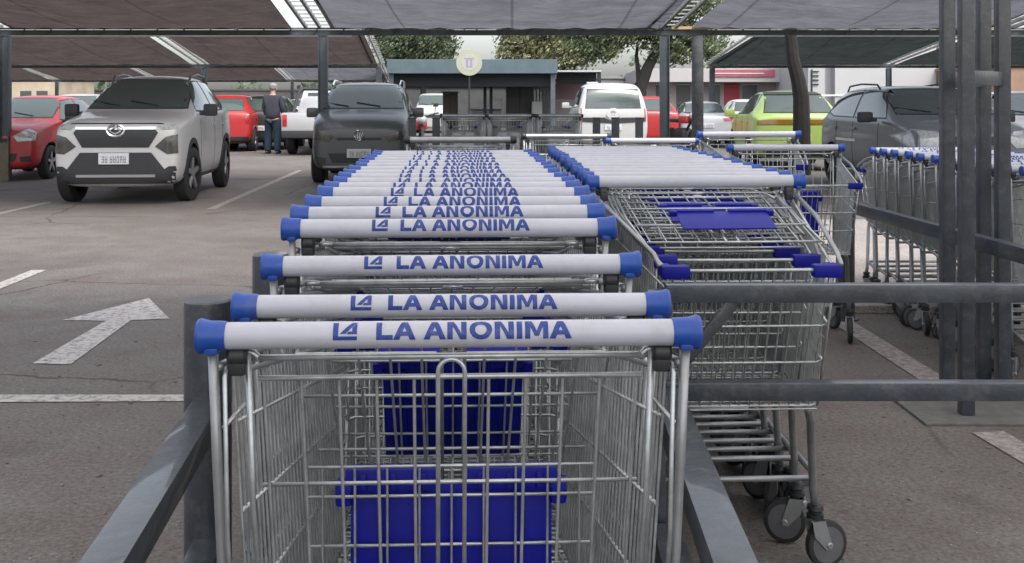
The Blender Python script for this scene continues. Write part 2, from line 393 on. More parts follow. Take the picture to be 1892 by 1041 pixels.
def make_cart(lettered=True, gate='down', blue=True):
    t = thing('shopping_cart', None, 'shopping cart')
    # grip
    bm = bmesh.new()
    hl = HW - .036
    lathe(bm, [(-hl, .0172), (hl, .0172)], 24, 'X')
    g = obj('handle', bm, M_GRIP if blue else M_TUBE, t, True, loc=(0, 0, ZH))
    if lettered: make_lettering(g, R(30))
    for s in (-1, 1):
        bm = bmesh.new()
        if blue:
            lathe(bm, [(s * (hl - .001), .0185), (s * (hl + .006), .0192), (s * (hl + .02), .0196), (s * (hl + .028), .0215), (s * (HW - .004), .0228), (s * HW, .021), (s * (HW + .001), .012)], 24, 'X')
            box(bm, s * (hl + .017) - .009, s * (hl + .017) + .009, -.014, .014, -.022, -.010, bev=.004)
            obj('handle_cap', bm, M_BLUE, t, True, loc=(0, 0, ZH))
        else:
            lathe(bm, [(s * hl, .02), (s * (HW - .01), .022), (s * HW, .016)], 16, 'X')
            obj('handle_cap', bm, M_BLACKP, t, True, loc=(0, 0, ZH))
    # ---- basket
    def hw(y, z):   # half width of the basket at y, z
        ft = max(0, min(1, y / .68)); zt = max(0, min(1, (z - .45) / .45))
        return (.286 - .082 * ft) - (1 - zt) * (.028 + .0 * ft)
    def ztop(y): return .905 - .10 * (y / .68)
    def zbot(y): return .455 + .02 * (y / .68)
    def yfront(z): return .55 + .13 * max(0, min(1, (z - .475) / .33))
    bm = bmesh.new()
    W = .0021
    def P3(s, y, z): return Vector((s * hw(y, z), y, z))
    for s in (-1, 1):
        # rims
        yf = yfront(ztop(.68))
        tube(bm, [P3(s, .0, .915), P3(s, .03, ztop(.03)), P3(s, yf, ztop(yf))], .0042, 6)
        for fr in (.86, .60, .33, .0):
            zz = lambda y: zbot(y) + (ztop(y) - zbot(y)) * fr
            y2 = yfront(zz(.6))
            tube(bm, [P3(s, .02, zz(.02)), P3(s, y2 * .5, zz(y2 * .5)), P3(s, y2, zz(y2))], .0030 if fr else .0036, 5)
        n = 31
        for i in range(n):
            y = .02 + i * (.53 / (n - 1))
            tube(bm, [P3(s, y, ztop(y)), P3(s, y, zbot(y))], W, 4, cap=False)
        # front corner uprights
        for k in range(3):
            z0 = .475; zt_ = ztop(.67); y0 = .55 + .0 * k
        tube(bm, [P3(s, .55, .475), P3(s, .68, ztop(.68))], .0034, 5)
        for k in (1, 2, 3):
            f = k / 4; tube(bm, [P3(s, .55 + .0, .475) + Vector((0, 0, (ztop(.6) - .475) * f)), P3(s, yfront(.475 + .33 * f) , .475 + .33 * f)], .0021, 4, cap=False)
    # front wall
    for fr in (1.0, .84, .60, .33, .0):
        z = .475 + (ztop(.68) - .475) * fr; y = yfront(z); h = hw(y, z)
        tube(bm, [(-h, y - .012, z), (-h + .015, y, z), (h - .015, y, z), (h, y - .012, z)], .0042 if fr == 1 else .003, 5)
    nf = 15
    for i in range(nf):
        u = -1 + 2 * i / (nf - 1)
        tube(bm, [(u * .172, .55, .475), (u * (hw(.68, .8) - .012), .68, ztop(.68))], W, 4, cap=False)
    # floor
    for i in range(13):
        u = -1 + 2 * i / 12
        tube(bm, [(u * hw(.02, .455), .02, zbot(.02)), (u * .176, .55, .475)], W, 4, cap=False)
    for i in range(14):
        y = .02 + i * .53 / 13
        tube(bm, [P3(-1, y, zbot(y) - .004), P3(1, y, zbot(y) - .004)], .0026 if i % 3 else .0034, 4, cap=False)
    # rear top loops bent round the hinge
    for s in (-1, 1):
        tube(bm, [(s * .288, .0, .915), (s * .288, -.012, .905), (s * .284, -.012, .70), (s * .280, .0, .60)], .0032, 5)
        tube(bm, [(s * .29, -.01, .84), (s * .27, .03, .86)], .003, 5)
    # wire parcel rail behind the handle
    for s in (-1, 1):
        tube(bm, [(s * .02, .022, .925), (s * .19, .022, .925), (s * .205, .04, .921), (s * .21, .09, .915)], .003, 5)
    obj('basket', bm, M_WIRE, t, 'all')
    # ---- rear gate: origin on the hinge rod
    bm = bmesh.new()
    tube(bm, [(-.262, 0, 0), (.262, 0, 0)], .0044, 8)
    tube(bm, [(-.25, -.002, -.026), (.25, -.002, -.026)], .0038, 6)
    for s in (-1, 1):
        tube(bm, arc((s * .262, 0, -.004), .012, R(180), R(0), 6), .0048, 6)
        tube(bm, [(s * .262, -.006, .006), (s * .258, .01, -.2), (s * .245, .05, -.44)], .0042, 6)
    gy = lambda z: .005 - z * .10
    for i in range(11):
        x = -.245 + i * .049
        if abs(x) < .01: continue
        tube(bm, [(x, gy(-.026), -.026), (x * .93, gy(-.44), -.44)], .0023, 5, cap=False)
    tube(bm, [(-.0175, gy(-.44), -.44), (-.0175, -.006, -.02)] + arc((0, -.006, -.02), .0175, R(180), R(0), 8) + [(.0175, gy(-.44), -.44)], .0033, 6)
    for z, h in ((-.172, .248), (-.31, .244), (-.44, .24)):
        tube(bm, [(-h, gy(z) + .003, z), (h, gy(z) + .003, z)], .003, 5)
    # seat flap grid in front of the gate (folded flat when the gate is lifted)
    fo = -.092 if gate == 'up' else 0.0
    for z in (-.178, -.220, -.29, -.36, -.42):
        tube(bm, [(-.20, .10 + fo - z * .05, z), (.20, .10 + fo - z * .05, z)], .0026, 5)
    for i in range(9):
        x = -.18 + i * .36 / 8
        tube(bm, [(x, .105 + fo, -.178), (x, .118 + fo, -.42)], .0018, 4, cap=False)
    gt = obj('rear_gate', bm, M_WIRE, t, 'all', loc=(0, .012, .924))
    bm = bmesh.new()
    # moulded seat panel with two raised tabs and ribs
    box(bm, -.143, .143, .128, .136, -.40, -.155, bev=.003)
    for s in (-1, 1):
        x0, x1 = (s * .022, s * .150) if s > 0 else (s * .150, s * .022)
        box(bm, x0, x1, .118, .146, -.165, -.132, bev=.005)
        box(bm, s * .152 - .012, s * .152 + .012, .116, .148, -.185, -.15, bev=.007)
        for k in range(3):
            box(bm, s * (.04 + k * .042) - .004, s * (.04 + k * .042) + .004, .112, .12, -.16, -.138, bev=.002)
    for k in range(5):
        x = -.10 + k * .05
        box(bm, x - .003, x + .003, .122, .129, -.39, -.175)
    for v in bm.verts: v.co.z -= .053
    sp = obj('seat_panel', bm, M_NAVY if blue else mat('grey_seat_plastic', (.42, .43, .45), .5), gt, True)
    if gate == 'up':
        sp.scale = (.92, .45, .42); sp.location = (0, .006, -.205)
        gt.scale = (.92, 1, 1.12); gt.rotation_euler = (R(75), 0, 0)
    elif gate == 'mid': gt.rotation_euler = (R(31), 0, 0); sp.scale = (.84, 1, .95)
    # hinge clips
    for s in (-1, 1):
        bm = bmesh.new(); lathe(bm, [(s * .262, .010), (s * .266, .0145), (s * .284, .0145), (s * .288, .010)], 14, 'X')
        box(bm, s * .275 - .011, s * .275 + .011, -.012, .02, -.024, .0, bev=.004)
        obj('hinge_clip', bm, M_BLACKP, t, True, loc=(0, .006, .928))
    # ---- chassis
    bm = bmesh.new()
    for s in (-1, 1):
        tube(bm, [(s * .306, .0, ZH - .012), (s * .300, .0, .80), (s * .290, .0, .60), (s * .284, -.005, .30), (s * .285, -.01, .155)], .0068, 8)
        tube(bm, [(s * .300, .0, .915), (s * .27, .30, .885), (s * .222, .62, .835), (s * .216, .67, .815)], .0062, 8)
        tube(bm, [(s * .283, -.004, .215), (s * .262, .29, .235)], .0085, 8)
        tube(bm, [(s * .176, .53, .462), (s * .20, .47, .42), (s * .255, .305, .20), (s * .262, .30, .155)], .0105, 10)
        tube(bm, [(s * .283, .0, .44), (s * .18, .53, .455)], .0075, 8)
    tube(bm, [(-.258, .30, .228), (.258, .30, .228)], .0078, 8)
    tube(bm, [(-.283, 0, .44), (.283, 0, .44)], .0075, 8)
    tube(bm, [(-.283, 0, .215), (.283, 0, .215)], .0075, 8)
    obj('frame', bm, M_TUBE, t, 'all')
    # ---- corner bumpers
    for s in (-1, 1):
        bm = bmesh.new()
        box(bm, s * .180 - .034, s * .180 + .034, .657, .690, ztop(.68) - .017, ztop(.68) + .012, bev=.006)
        box(bm, s * .2 - .014, s * .2 + .014, .62, .67, ztop(.68) - .015, ztop(.68) + .010, bev=.005)
        obj('corner_bumper', bm, M_NAVY, t, True)
    # ---- casters
    cb = bmesh.new()
    lathe(cb, [(.163, .012), (.160, .021), (.150, .023), (.146, .018), (.141, .018), (.139, .023), (.128, .023), (.126, .012)], 16, 'Z', mi=0)
    fk = cb
    for s in (-1, 1):
        poly = [(-.018, .130), (.020, .130), (.012, .085), (-.024, .05), (-.040, .05), (-.040, .064)]
        x0 = s * .017; vs0 = [fk.verts.new((x0, y, z)) for y, z in poly]; vs1 = [fk.verts.new((x0 + s * .003, y, z)) for y, z in poly]
        fs = [fk.faces.new(vs0), fk.faces.new(vs1[::-1])] + [fk.faces.new((vs0[k], vs0[(k + 1) % 6], vs1[(k + 1) % 6], vs1[k])) for k in range(6)]
        for f in fs: f.material_index = 1
    box(fk, -.02, .02, -.02, .022, .124, .130, mi=1)
    cas = obj('caster', cb, [M_BLACKP, M_TUBE], t, True)
    wb = bmesh.new()
    lathe(wb, [(-.013, .030), (-.0135, .050), (-.010, .058), (0, .060), (.010, .058), (.0135, .050), (.013, .030)], 28, 'X', mi=0)
    lathe(wb, [(-.0145, .012), (-.0145, .030), (-.0135, .046), (-.012, .048), (.012, .048), (.0135, .046), (.0145, .030), (.0145, .012)], 24, 'X', mi=1)
    lathe(wb, [(-.024, .006), (-.0215, .009), (.0215, .009), (.024, .006)], 10, 'X', mi=2)
    wh = obj('wheel', wb, [M_RUBBER, M_HUB, M_TUBE], cas, True, loc=(0, -.033, .060))
    first = True
    for (x, y, a) in ((.262, .30, 95), (-.262, .30, 30), (.285, -.01, 10), (-.285, -.01, -20)):
        c = cas if first else dup(cas, t)
        first = False
        c.location = (x, y, 0); c.rotation_euler = (0, 0, R(a))
    return t

CART = {}
def cart(x, y, rz, zh, label, group=None, lettered=True, gate='up', blue=True):
    key = (lettered, gate, blue)
    if key not in CART:
        c = make_cart(*key); CART[key] = c
    else: c = dup(CART[key])
    jr = random.Random(label)
    c.location = (x + jr.uniform(-.003, .003), y + jr.uniform(-.008, .008), 0); c.rotation_euler = (0, R(jr.uniform(-.25, .25)), rz + R(jr.uniform(-.5, .5))); c.scale = (1, 1, zh / ZH)
    for ch in c.children:
        if ch.name.startswith('caster'): ch.rotation_euler = (0, 0, R(jr.uniform(-75, 75) + (180 if jr.random() < .3 else 0)))
    if label.startswith('shopping cart facing camera with blue'):
        for ch in c.children:
            if ch.name.startswith('caster') and ch.location.y > .2: ch.rotation_euler = (0, 0, R(-75 if ch.location.x < 0 else 60))
    tag(c, label, 'shopping cart', group)
    return c
def lerp_table(T, z):
    for (a, b), (c, d) in zip(T, T[1:]):
        if z <= c: return b + (d - b) * (z - a) / (c - a)
    return T[-1][1]
# left row, rears towards us
T_px = [(1.431, 833), (1.653, 833), (1.914, 836), (2.167, 830.5), (2.31, 831), (2.48, 834), (2.66, 837.5), (4.44, 840), (6.4, 851)]
T_h = [(1.431, .300), (1.653, .303), (1.914, .280), (2.167, .245), (2.31, .233), (2.48, .228), (2.66, .222), (4.44, .215), (6.4, .215)]
zs = [1.431, 1.653, 1.914, 2.167, 2.31, 2.48, 2.66]
while zs[-1] < 4.5: zs.append(zs[-1] + .172)
GL = 'shopping carts nested in the left row'
for i, d in enumerate(zs):
    px = lerp_table(T_px, d); h = lerp_table(T_h, d)
    lab = ['shopping cart nearest the camera, blue seat panel hanging in its closed wire gate',
           'second shopping cart in the left row, handle close above the nearest one',
           'third shopping cart in the left row, its lettered handle standing clear of neighbours',
           'fourth shopping cart in the left row, first of the tightly nested handles'][i] if i < 4 else \
          'nested shopping cart with white lettered handle, %s from the near end of left row' % ORD[i]
    cart(X(px, d), d, R(3.0), CH - h, lab, GL, True, 'down' if i == 0 else ('mid' if i == 1 else 'up'))
cart(X(851, 6.4), 6.4, R(3.0), 1.045, 'plain silver-handled shopping cart at the far end of the left row', None, False, 'up', False)
# second row, fronts towards us
GR = 'shopping carts nested in the row facing the camera'
d = 3.29; i = 0
while d < 5.6:
    lab = 'shopping cart facing camera with blue corner bumpers behind the cross rail' if i == 0 else 'nested shopping cart facing the camera, %s handle from front of right-hand row' % ORD[i]
    cart(X(1288, 3.29) - .022 * (d - 3.29), d, R(181.3), 1.026, lab, GR, True, 'up')
    d += .169; i += 1
# loose carts behind
cart(X(1452, 6.15), 6.15, R(180), 1.01, 'lone shopping cart facing camera, left of the round corral post', None, True, 'down')
cart(X(1392, 6.9), 7.0, R(178), 1.06, 'shopping cart parked behind the facing row, below the leaning tree trunk', None, False, 'down')
cart(X(1206, 7.6), 7.6, R(181), 1.0, 'shopping cart behind the facing row, below the right steel column', None, False, 'down')
cart(X(1046, 7.9), 7.9, R(4), 1.02, 'silver-handled cart behind the rows, below the white van', None, False, 'down', False)
# third row on the right, facing away
i = 0; d = 4.75
while d < 7.0:
    cart(X(1600, 6.99) + .325 - .02 * (6.99 - d), d, R(1 if i % 2 else -1.5), .965,
         'nested shopping cart with plain handle, %s in the far right row behind the dark posts' % ORD[i], 'shopping carts in the far right row', True, 'up')
    d += .215; i += 1
# far row by the kiosk
for k, px in enumerate((857, 942, 1034)):
    for j in range(3):
        cart(X(px, 15.2) - j * .02, 15.2 + j * .28, R(3), 1.08, 'distant shopping cart before the kiosk, %s in the %s file' % (('front', 'middle', 'back')[j], ('left', 'central', 'right')[k]),
             'shopping carts parked before the kiosk', False, 'down', False)

# ------------------------------------------------------------------ corral rails and posts
def rect_bar(bm, a, b, w, h, mi=0, bev=.0018):
    a = Vector(a); b = Vector(b); d = b - a; L = d.length
    q = d.to_track_quat('Y', 'Z').to_matrix().to_4x4()
    box(bm, -w / 2, w / 2, 0, L, -h / 2, h / 2, mi, bev, Matrix.Translation(a) @ q)
def round_post(bm, x, y, r, z):
    lathe(bm, [(0, r * 1.0), (z - .012, r), (z - .004, r * .985), (z, r * .9)], 32, 'Z', (x, y, 0))
    lathe(bm, [(0, r * 1.5), (.008, r * 1.5), (.0085, r)], 24, 'Z', (x, y, 0))
def corral_left():
    t = thing('cart_corral', 'dark grey steel corral rails around the nearest left cart, with round left posts', 'corral')
    pa = Vector((X(384, 2.42), 2.42, 0)); pb = Vector((X(500, 3.15), 3.15, 0))
    for p in (pa, pb):
        bm = bmesh.new(); round_post(bm, p.x, p.y, .051, .832); obj('post', bm, M_STEEL, t, True)
    bm = bmesh.new(); rect_bar(bm, (pa.x + .012, pa.y - .03, .60), (-.528, 1.15, .60), .062, .055); obj('rail', bm, M_STEEL, t, True)
    bm = bmesh.new(); rect_bar(bm, (pa.x + .012, pa.y - .03, .30), (-.528, 1.15, .30), .062, .055); obj('rail', bm, M_STEEL, t, True)
    bm = bmesh.new(); rect_bar(bm, (X(1236, 2.42), 2.46, .60), (.294, 1.15, .60), .062, .055); obj('rail', bm, M_STEEL, t, True)
    bm = bmesh.new(); rect_bar(bm, (X(1236, 2.42), 2.46, .30), (.294, 1.15, .30), .062, .055); obj('rail', bm, M_STEEL, t, True)
    bm = bmesh.new(); box(bm, X(1212, 2.5) - .02, X(1212, 2.5) + .02, 2.48, 2.52, 0, .838, bev=.004); obj('post', bm, M_STEEL, t, True)
    for s in (-1, 1):
        xx = -.528 if s < 0 else .294
        bm = bmesh.new(); round_post(bm, xx, 1.10, .045, .63); obj('post', bm, M_STEEL, t, True)
corral_left()
def corral_cross():
    t = thing('cross_rail', 'two long dark steel rails crossing in front of the facing carts, with diagonal brace', 'barrier')
    x0 = X(1212, 2.5) + .021
    for z in (.832, .612):
        bm = bmesh.new(); rect_bar(bm, (x0, 2.5, z), (3.4, 2.5, z), .038, .040); obj('rail', bm, M_STEEL, t, True)
    bm = bmesh.new(); rect_bar(bm, (X(1362, 2.53), 2.535, .812), (X(1255, 2.56), 2.535, .66), .018, .026); obj('brace', bm, M_STEEL, t, True)
    bm = bmesh.new(); box(bm, 3.4, 3.45, 2.475, 2.525, 0, .86, bev=.004); obj('post', bm, M_STEEL, t, True)
corral_cross()
def corral_right():
    t = thing('cart_corral', 'dark steel rail with round post running beside the far right cart row', 'corral')
    p = Vector((X(1563, 6.46), 6.46, 0))
    bm = bmesh.new(); round_post(bm, p.x, p.y, .05, .88); obj('post', bm, M_STEEL, t, True)
    bm = bmesh.new(); rect_bar(bm, (p.x - .01, 6.42, .665), (2.03, 3.4, .665), .05, .062); obj('rail', bm, M_STEEL, t, True)
    bm = bmesh.new(); round_post(bm, 2.03, 3.36, .05, .88); obj('post', bm, M_STEEL, t, True)
corral_right()
def column_cluster():
    t = thing('lattice_column', 'tall built-up column of four dark steel tubes at the right', 'column', (0, 0, 0))
    pts = [(X(1750, 4.74), 4.74), (X(1785, 4.45), 4.45), (X(1817, 5.0), 5.0), (X(1852, 4.72), 4.72)]
    for x, y in pts:
        bm = bmesh.new(); box(bm, x - .026, x + .026, y - .026, y + .026, .012, 3.02, bev=.003); obj('tube', bm, M_STEEL, t, True)
    for z in (1.36, 2.3):
        for a, b in ((1, 3), (0, 2)):
            bm = bmesh.new(); A = Vector((*pts[a], z)); B = Vector((*pts[b], z)); d = (B - A).normalized() * .028
            rect_bar(bm, A + d, B - d, .035, .06); obj('tie', bm, M_STEEL, t, True)
    bm = bmesh.new(); box(bm, X(1735, 4.6) - .16, X(1735, 4.6) + 1.1, 4.32, 4.86, 0, .011, bev=.003); obj('base_plate', bm, mat('plate', (.13, .125, .115), .7, noise=.4), t)
column_cluster()

# ------------------------------------------------------------------ canopies
SL = .115
def canopy(name, label, xs, ye, depth, ze, panels, colw=.066, tilt=0.0, rung=True, top=3.2, pitch_in=None, gapw=.3):
    """ye: y of the low eave beam; the cloth rises towards the camera. xs: column x; panels: (x0,x1,material)."""
    t = thing(name, label, 'carport')
    yl = lambda x: ye + x * tilt
    for x in xs:
        bm = bmesh.new(); y = yl(x)
        box(bm, x - colw, x + colw, y - .012, y + .012, .62, ze - .056, bev=.002)
        for s in (-1, 1): box(bm, x + s * colw - .008, x + s * colw + .008, y - .06, y + .06, .62, ze - .058, bev=.002)
        obj('column', bm, M_COLUMN, t, True)
        bm = bmesh.new(); box(bm, x - colw - .01, x + colw + .01, y - .065, y + .065, .0, .62, bev=.004); obj('column_foot', bm, M_COLBASE, t, True)
    x0 = min(xs) - 1.0 if panels is None else min(p[0] for p in panels); x1 = max(p[1] for p in panels)
    bm = bmesh.new()
    rect_bar(bm, (x0, yl(x0), ze - .008), (x1, yl(x1), ze - .008), .06, .085)
    rect_bar(bm, (x0, yl(x0) - .05, ze + .055), (x1, yl(x1) - .05, ze + .055), .03, .03)
    n = int((x1 - x0) / .42)
    for i in range(n):
        xa = x0 + (x1 - x0) * (i + .3) / n
        tube(bm, [(xa, yl(xa) - .034, ze - .05), (xa + .10, yl(xa) - .045, ze + .05)], .010, 5, cap=False)
    obj('eave_beam', bm, M_BEAM, t, True)
    bm = bmesh.new(); zt = ze + SL * depth
    rect_bar(bm, (x0, yl(x0) - depth, zt), (x1, yl(x1) - depth, zt), .08, .1); obj('high_beam', bm, M_BEAM, t, True)
    for x in xs:
        bm = bmesh.new()
        for s in (-.22, .0, .22) if rung else (-.12, .12):
            rect_bar(bm, (x + s - .05, yl(x), ze + .075), (x + s - .05 + depth * .052, yl(x) - depth, zt + .1), .045, .05, bev=0)
        for k in range(int(depth / .3)):
            yy = yl(x) - .1 - k * .3; zz = ze + .10 + SL * (.1 + k * .3); dx = (.1 + k * .3) * .052
            rect_bar(bm, (x - .28 + dx, yy, zz), (x + .20 + dx, yy, zz), .03, .02, bev=0)
        obj('rafter', bm, M_TRUSS, t)
    for (a, b, m) in panels:
        bm = bmesh.new(); nx, ny = 24, 12; g = []
        for i in range(nx + 1):
            r = []
            for j in range(ny + 1):
                u, v = i / nx, j / ny
                sag = -.20 * math.sin(math.pi * u) * math.sin(math.pi * v) ** .7 + .025 * math.sin(u * 23 + v * 5) * v + .018 * math.sin(u * 61 + v * 9) * (1 - v)
                x = a + (b - a) * u + v * depth * .052
                r.append(bm.verts.new((x, yl(a + (b - a) * u) - v * depth, ze + .055 + SL * depth * v + sag + .10 * v * 0)))
            g.append(r)
        for i in range(nx):
            for j in range(ny): bm.faces.new((g[i][j], g[i + 1][j], g[i + 1][j + 1], g[i][j + 1])).smooth = True
        obj('cloth_panel', bm, m, t, True)
    return t
D1 = 17.8; T = .0
c0, c1, c2, c3 = X(10, D1), X(597, D1), X(1228, D1), X(1850, D1)
canopy('carport_canopy', 'nearest shade cloth canopy on steel columns crossing the whole top of view', [c0 - 5.2, c0, c1, c2, c3, c3 + 5.2], D1, 6.2, 2.39,
       [(c0 - 5, c0 - .3, M_FAB_BROWN), (c0 + .1, c1 - .48, M_FAB_BROWN), (c1 + .12, c2 - .12, M_FAB_GREY), (c2 + .42, c3 - .25, M_FAB_GREY), (c3 + .3, c3 + 5, M_FAB_GREY)])
_cn = [o for o in COL.objects if o.name.startswith('carport_canopy')][0]
bm = bmesh.new(); rect_bar(bm, (c2 + .1, D1 - .085, 2.452), (c2 + 2.4, D1 - .085, 2.452), .03, .045); rect_bar(bm, (c2 + 2.5, D1 - .085, 2.452), (c3 - .1, D1 - .085, 2.452), .03, .045)
obj('edge_strip', bm, M_OCHRE, _cn)  # yellow-brown strip added along the right part of the eave beam
D2 = 34.6
canopy('carport_canopy', 'second brown shade cloth canopy over the red cars at left', [X(-330, D2), X(40, D2) - 3.4, X(378, D2), X(700, D2)], D2, 5.6, 2.39,
       [(X(-330, D2), X(60, D2) - 3.5, M_FAB_BROWN), (X(60, D2) - 3.2, X(356, D2), M_FAB_BROWN), (X(388, D2), X(698, D2), M_FAB_BROWN)], rung=False, colw=.07)
canopy('carport_canopy', 'second dark green shade cloth canopy behind the grey car at right', [X(1310, D2) + .1, X(1642, D2), X(1960, D2)], D2, 5.6, 2.39,
       [(X(1310, D2), X(1625, D2), M_FAB_DARK), (X(1655, D2), X(1960, D2), M_FAB_DARK), (X(1980, D2), X(2280, D2), M_FAB_DARK)], rung=False, colw=.07)
D3 = 58
canopy('carport_canopy', 'farthest brown shade cloth canopy at the back left', [X(-60, D3), X(105, D3), X(290, D3), X(540, D3), X(715, D3)], D3, 5.6, 2.39,
       [(X(-220, D3), X(95, D3), M_FAB_BROWN), (X(112, D3), X(282, D3), M_FAB_BROWN), (X(298, D3), X(530, D3), M_FAB_BROWN), (X(546, D3), X(715, D3), M_FAB_GREY)], rung=False, colw=.07)
# the canopy over the carts themselves (above the frame, it shades them)
def near_canopy():
    t = thing('carport_canopy', 'shade cloth canopy above the nearest carts, out over the camera', 'carport')
    for (a, b) in ((-3.7, 2.2), (2.3, 7.0)):
        bm = bmesh.new(); g = []
        for i in range(17):
            g.append([bm.verts.new((a + (b - a) * i / 16, -3.5 + 9.2 * j / 10, 3.65 - .062 * j - .14 * math.sin(math.pi * i / 16) * math.sin(math.pi * j / 10))) for j in range(11)])
        for i in range(16):
            for j in range(10): bm.faces.new((g[i][j], g[i + 1][j], g[i + 1][j + 1], g[i][j + 1])).smooth = True
        obj('cloth_panel', bm, M_FAB_NEAR, t, True)
    bm = bmesh.new(); rect_bar(bm, (-3.8, 5.75, 3.06), (7.1, 5.75, 3.06), .1, .1); rect_bar(bm, (-3.8, -3.55, 3.68), (7.1, -3.55, 3.68), .1, .1); obj('eave_beam', bm, M_BEAM, t, True)
    for x in (-3.75, 7.05):
        for y, h in ((5.75, 3.0), (-3.55, 3.62)):
            bm = bmesh.new(); box(bm, x - .06, x + .06, y - .06, y + .06, 0, h, bev=.004); obj('column', bm, M_COLUMN, t, True)
near_canopy()
# ------------------------------------------------------------------ cars
M_GLASS = mat('car_glass', (.060, .078, .073), .06, spec=.7)
M_DARKTRIM = mat('car_trim', (.022, .023, .025), .6, noise=.2)
M_UNDER = mat('underbody', (.008, .008, .008), .9)
M_TYRE = mat('tyre', (.018, .018, .018), .8, noise=.3, nscale=8)
M_RIM = mat('alloy_rim', (.33, .33, .34), .35, .7)
M_CHROME = mat('chrome', (.75, .75, .76), .15, 1.0)
M_LAMP = mat('lamp_glass', (.42, .43, .43), .12, noise=.45, nscale=22, coat=.6)
M_LAMPDK = mat('lamp_dark', (.07, .07, .06), .12, noise=.5, nscale=14, coat=.6)
M_TAIL = mat('tail_lamp', (.30, .012, .014), .18, coat=.6)
M_AMBER = mat('amber_lamp', (.20, .10, .015), .2, coat=.5)
M_PLATE = mat('plate_white', (.52, .52, .52), .5)
M_PLATEK = mat('plate_marks', (.17, .17, .19), .6)
M_WHITE = mat('sticker_white', (.7, .7, .7), .5)
def body_paint(name, c, metal=.0):
    return mat(name, c, .42, metal, noise=.07, nscale=2.5, coat=.35)

PROF = {
 # y, zunder, wl, zbelt, wb, ztop, wt, zsh
 'suv': [(2.05, .34, .66, .74, .66, .82, .52), (2.02, .24, .80, .86, .78, .95, .62), (1.90, .20, .86, .92, .82, 1.00, .68), (1.5, .20, .885, .98, .85, 1.045, .70), (1.08, .20, .885, 1.01, .86, 1.09, .72),
         (.92, .20, .885, 1.02, .86, 1.12, .73), (.22, .20, .885, 1.04, .87, 1.50, .60), (.0, .20, .885, 1.04, .87, 1.55, .60), (-.9, .20, .885, 1.06, .87, 1.56, .60), (-1.45, .21, .885, 1.08, .86, 1.50, .58),
         (-1.85, .25, .87, 1.08, .84, 1.18, .62), (-2.0, .32, .83, 1.02, .80, 1.08, .60), (-2.05, .42, .72, .92, .70, .98, .55)],
 'hatch': [(1.80, .32, .62, .68, .60, .74, .50), (1.78, .22, .76, .80, .74, .86, .58), (1.62, .18, .81, .88, .78, .95, .64), (1.25, .18, .83, .94, .80, 1.00, .68), (.95, .18, .83, .98, .81, 1.05, .69),
           (.82, .18, .83, .99, .81, 1.08, .69), (.22, .18, .83, 1.0, .81, 1.44, .56), (.0, .18, .83, 1.0, .81, 1.49, .56), (-.8, .18, .83, 1.02, .81, 1.49, .56), (-1.35, .19, .83, 1.03, .80, 1.42, .55),
           (-1.68, .22, .82, 1.02, .79, 1.10, .60), (-1.78, .28, .78, .98, .76, 1.02, .58), (-1.80, .38, .66, .85, .66, .92, .5)],
 'mpv': [(1.95, .32, .64, .76, .64, .84, .52), (1.92, .22, .80, .90, .78, .97, .62), (1.7, .20, .85, .98, .82, 1.05, .68), (1.35, .20, .86, 1.03, .83, 1.12, .70), (1.2, .20, .86, 1.04, .83, 1.16, .70),
         (1.0, .20, .86, 1.05, .84, 1.26, .70), (.45, .20, .86, 1.06, .84, 1.62, .66), (.2, .20, .86, 1.06, .84, 1.72, .67), (-.9, .20, .86, 1.08, .84, 1.76, .68), (-1.7, .21, .86, 1.08, .84, 1.73, .68),
         (-1.88, .24, .86, 1.08, .84, 1.50, .72), (-1.95, .28, .84, 1.04, .83, 1.12, .78), (-1.99, .36, .78, .9, .78, .98, .74)],
 'sedan': [(2.2, .32, .64, .66, .62, .72, .5), (2.17, .22, .79, .78, .76, .84, .6), (1.95, .18, .85, .86, .81, .92, .66), (1.5, .18, .86, .91, .82, .98, .68), (1.0, .18, .86, .95, .83, 1.03, .70),
           (.85, .18, .86, .96, .83, 1.06, .70), (.1, .18, .86, .97, .83, 1.40, .56), (-.1, .18, .86, .97, .83, 1.45, .56), (-.7, .18, .86, .98, .83, 1.43, .55), (-.95, .18, .86, .99, .83, 1.38, .56),
           (-1.5, .19, .86, 1.0, .82, 1.09, .66), (-2.1, .24, .84, .98, .80, 1.05, .66), (-2.2, .34, .74, .86, .72, .92, .6)],
}
PROF['city'] = [(1.80, .30, .64, .72, .62, .78, .52), (1.78, .22, .76, .84, .74, .90, .60), (1.62, .18, .81, .93, .78, 1.00, .66), (1.32, .18, .83, .98, .80, 1.06, .70), (1.12, .18, .83, 1.00, .81, 1.10, .71),
           (1.0, .18, .83, 1.01, .81, 1.15, .71), (.48, .18, .83, 1.02, .81, 1.50, .63), (.25, .18, .83, 1.02, .81, 1.55, .63), (-.8, .18, .83, 1.04, .81, 1.56, .63), (-1.45, .19, .83, 1.05, .80, 1.50, .62),
           (-1.72, .22, .82, 1.04, .79, 1.14, .66), (-1.79, .28, .78, .98, .76, 1.02, .62), (-1.80, .38, .66, .85, .66, .92, .5)]
WHEELS = {'suv': (1.27, -1.33, .33, .79), 'hatch': (1.16, -1.22, .30, .745), 'city': (1.16, -1.22, .30, .745), 'mpv': (1.27, -1.28, .31, .765), 'sedan': (1.33, -1.3, .31, .765)}

